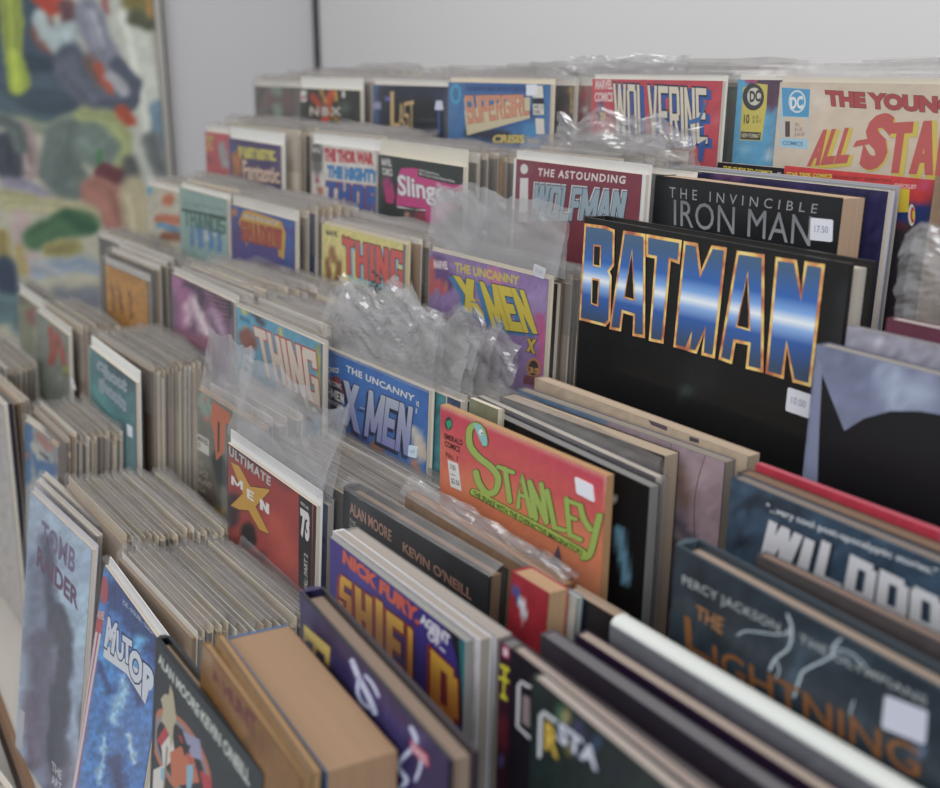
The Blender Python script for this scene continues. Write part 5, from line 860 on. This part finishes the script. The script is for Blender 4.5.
# purple comic with orange letters
z = zc(320, 470, 3.15)
i = Item('comic_book', 'violet comic with red name line and tall yellow orange letters', 'comic', (330, 535), 5, TR=(466, 640), Y=.2365, t=.004, lean=2, shelf=-.60); fu = i
i.cover('3c3080', [('443890', 10, 6, [(360, 580)])], top=i.H - .001, mottle=.03)
i.poly('20222c', z(385, 478, 440, 520, 465, 545, 465, 800, 445, 800, 444, 720, 432, 600, 410, 520)); i.poly('2c6c74', z(440, 530, 466, 548, 466, 800, 452, 800))
i.text('NICK FURY,', z(74, 250, 318, 442, 312, 500, 72, 298), 'cc5844', bold=.06, out='6c2430', ob=.02); i.text('AGENT', z(318, 448, 412, 520, 410, 558, 316, 480), 'd0ccd8', bold=.06); i.text('OF...', z(342, 500, 398, 545, 396, 578, 340, 530), 'd0ccd8', bold=.05)
for ch, q in (('S', z(66, 328, 102, 354, 102, 470, 58, 440)), ('H', z(112, 362, 166, 404, 166, 560, 116, 510)), ('I', z(178, 402, 200, 420, 200, 590, 178, 570)), ('E', z(212, 440, 266, 480, 264, 660, 212, 610)), ('L', z(280, 490, 322, 530, 320, 730, 278, 680)), ('D', z(352, 560, 436, 640, 440, 810, 350, 740))):
    i.block(ch, q, 'd8a438', out='7c2428', grow=.08, col2='c86c30', w=.38, h=.2, sh='a03438', shd=(-1.5, 0))
i.body('comic', page='8c8c88', back='d4d4d8', board=None); i.done()
i = Item('paperback_book', 'thick white backed comic collection right behind the violet comic', 'book', (333, 531), 5, TR=(480, 640), Y=.2415, t=.007, lean=2, shelf=-.60); i.cover('c0bcc0', top=i.H); i.body('soft', page='9c948c', back='d8d8dc'); i.done()
i = Item('paperback_book', 'thick grey paged collection with a white cover behind the violet comic', 'book', (344, 530), 5, TR=(497, 638), Y=.250, t=.009, lean=2, shelf=-.60); i.cover('d0d0d4', top=i.H); i.body('soft', page='a09890', back='8c8884'); i.done()
# front right group
z = zc(480, 600, 5)
i = Item('comic_book', 'dark maroon comic with a yellow letter and small pink corner square', 'comic', (500, 641), 6, W=.17, Z=-.252, t=.008, lean=1, yaw=1); ye = i
i.cover('3c1c2c', [('241828', 6, 3, [(504, 650), (520, 660)]), ('6c2430', 5, 3, [(502, 720), (504, 745)]), ('5c5ca0', 3, 2, [(500, 760)])], top=i.H, mottle=.1); i.poly('c04870', z(114, 220, 148, 238, 148, 296, 114, 280)); i.poly('d8c8cc', z(120, 236, 142, 248, 142, 284, 120, 272))
i.poly('c8c030', z(104, 315, 150, 340, 148, 362, 134, 356, 132, 392, 148, 400, 148, 418, 130, 410, 126, 470, 140, 490, 138, 508, 104, 486, 106, 466, 116, 468, 118, 402, 92, 392, 92, 376, 118, 384, 120, 346, 104, 338))
i.body('soft', page='6c6868', back='342030'); i.done()
i = Item('comic_book', 'black paperback with an angular white letter in a frame, front right', 'book', (512, 648), 6, W=.17, Z=-.244, t=.006, lean=1, yaw=0); cb = i
i.cover('1c1620', [('2c2028', 6, 4, [(520, 700)])], top=i.H, mottle=.08)
stroke(i, z(252, 434, 206, 408, 196, 424, 190, 630, 250, 688), 1.6, 'c8c8cc'); i.poly('8c7c7c', z(218, 470, 252, 490, 252, 640, 214, 612))
i.body('soft', page='9c8c84', back='1c1620'); i.done()
i = Item('comic_book', 'dark teal paperback with yellow and white framed letters, bottom edge', 'book', (533, 676), 6, W=.17, Z=-.238, t=.006, lean=1, yaw=-1); pb = i
i.cover('1c2828', [('8c8458', 3, 2, [(565, 710), (568, 730)]), ('3c6c50', 1.5, 1, [(561, 706), (561, 730)]), ('4c4478', 5, 3, [(580, 730)]), ('3c5c90', 5, 3, [(598, 740)]), ('1c2434', 8, 4, [(620, 770)]), ('9c8c3c', 4, 2, [(570, 745)])], top=i.H, warp=3, mottle=.12)
stroke(i, z(380, 605, 318, 560, 306, 575, 300, 780), 1.8, 'c8ccd0'); i.text('R', z(330, 600, 398, 660, 396, 800, 326, 740), 'c8a840', bold=.04, out='3c3420'); i.text('STA', z(398, 600, 600, 760, 590, 860, 390, 700), 'c4c8d4', bold=.04, out='2c3c68')
i.body('soft', page='a49890', back='1c2828'); i.done()
i = Item('paperback_book', 'grey paged comic collection behind the dark maroon comic, front right', 'book', (541, 634), 6, W=.17, Z=-.258, t=.008, lean=1, yaw=2); i.cover('3c3440', top=i.H); i.body('soft', page='666468', back='4c4850'); i.done()
i = Item('paperback_book', 'dark purple book with a pale page edge next to the white topped book', 'book', (576, 634), 5, W=.17, Z=-.256, t=.007, lean=1, yaw=2.5); i.cover('24142c', top=i.H); i.body('soft', page='9c8c80', back='2c1c34'); i.done()
i = Item('hardcover_book', 'book with a smooth white top edge running down to the lower right corner', 'book', (611, 617), 5, W=.17, Z=-.25, t=.011, lean=1, yaw=2.5); i.cover('6c6c74', top=i.H - .004)
m = MB()
for a in range(8):
    a0, a1 = math.pi * a / 8, math.pi * (a + 1) / 8; H_ = i.H - .0035
    q = lambda a_: (i.t / 2 - math.cos(a_) * i.t / 2, H_ + math.sin(a_) * .0035); (y0_, z0_), (y1_, z1_) = q(a0), q(a1)
    m.poly([(0, y0_, z0_), (i.W, y0_, z0_), (i.W, y1_, z1_), (0, y1_, z1_)], 'c8ccc8')
m.poly([(0, i.t / 2 - math.cos(math.pi * a / 8) * i.t / 2, i.H - .0035 + math.sin(math.pi * a / 8) * .0035) for a in range(9)], 'c8ccc8'); m.build('white_top_edge', M_MATTE, i.e, True, label='smooth white rounded top edge'); i.body('hard', page='b8b8b4', back='b8bcbc'); i.done()
# stacks row 6
stack(s25, 9, .252 + SLOPE * (s25.P[0] + 1), 'bagged comic packed behind the blue and red figure comic on the bottom tier', 'bagged comics behind the blue and red figure comic', dx=.02, ht=s25.P[2] + .012)
stack(tm, 19, .252 + SLOPE * (tm.P[0] + 1), 'bagged comic packed behind the pale blue standing figure comic', 'bagged comics behind the pale blue standing figure comic', dx=.03, ht=-.352, y_start=.173)
stack(mu, 18, .245 + SLOPE * (mu.P[0] + 1), 'bagged comic packed behind the bright blue comic with stripes', 'bagged comics behind the bright blue comic with stripes', dx=.045, dz=.004, ht=mu.P[2] + .004, y_start=.174)
# comic on the low bench at the very corner
i = Item('comic_book', 'cream and blue comic corner on the low bench at the bottom left', 'comic', (-60, 700), 6, TR=(8, 788), Y=.055, lean=3, shelf=-.6448); i.cover('b8b09c', [('5c6c9c', 4, 2, [(0, 780)])], top=i.H - .004); i.body(); i.done()
print('fillers', NF[0])
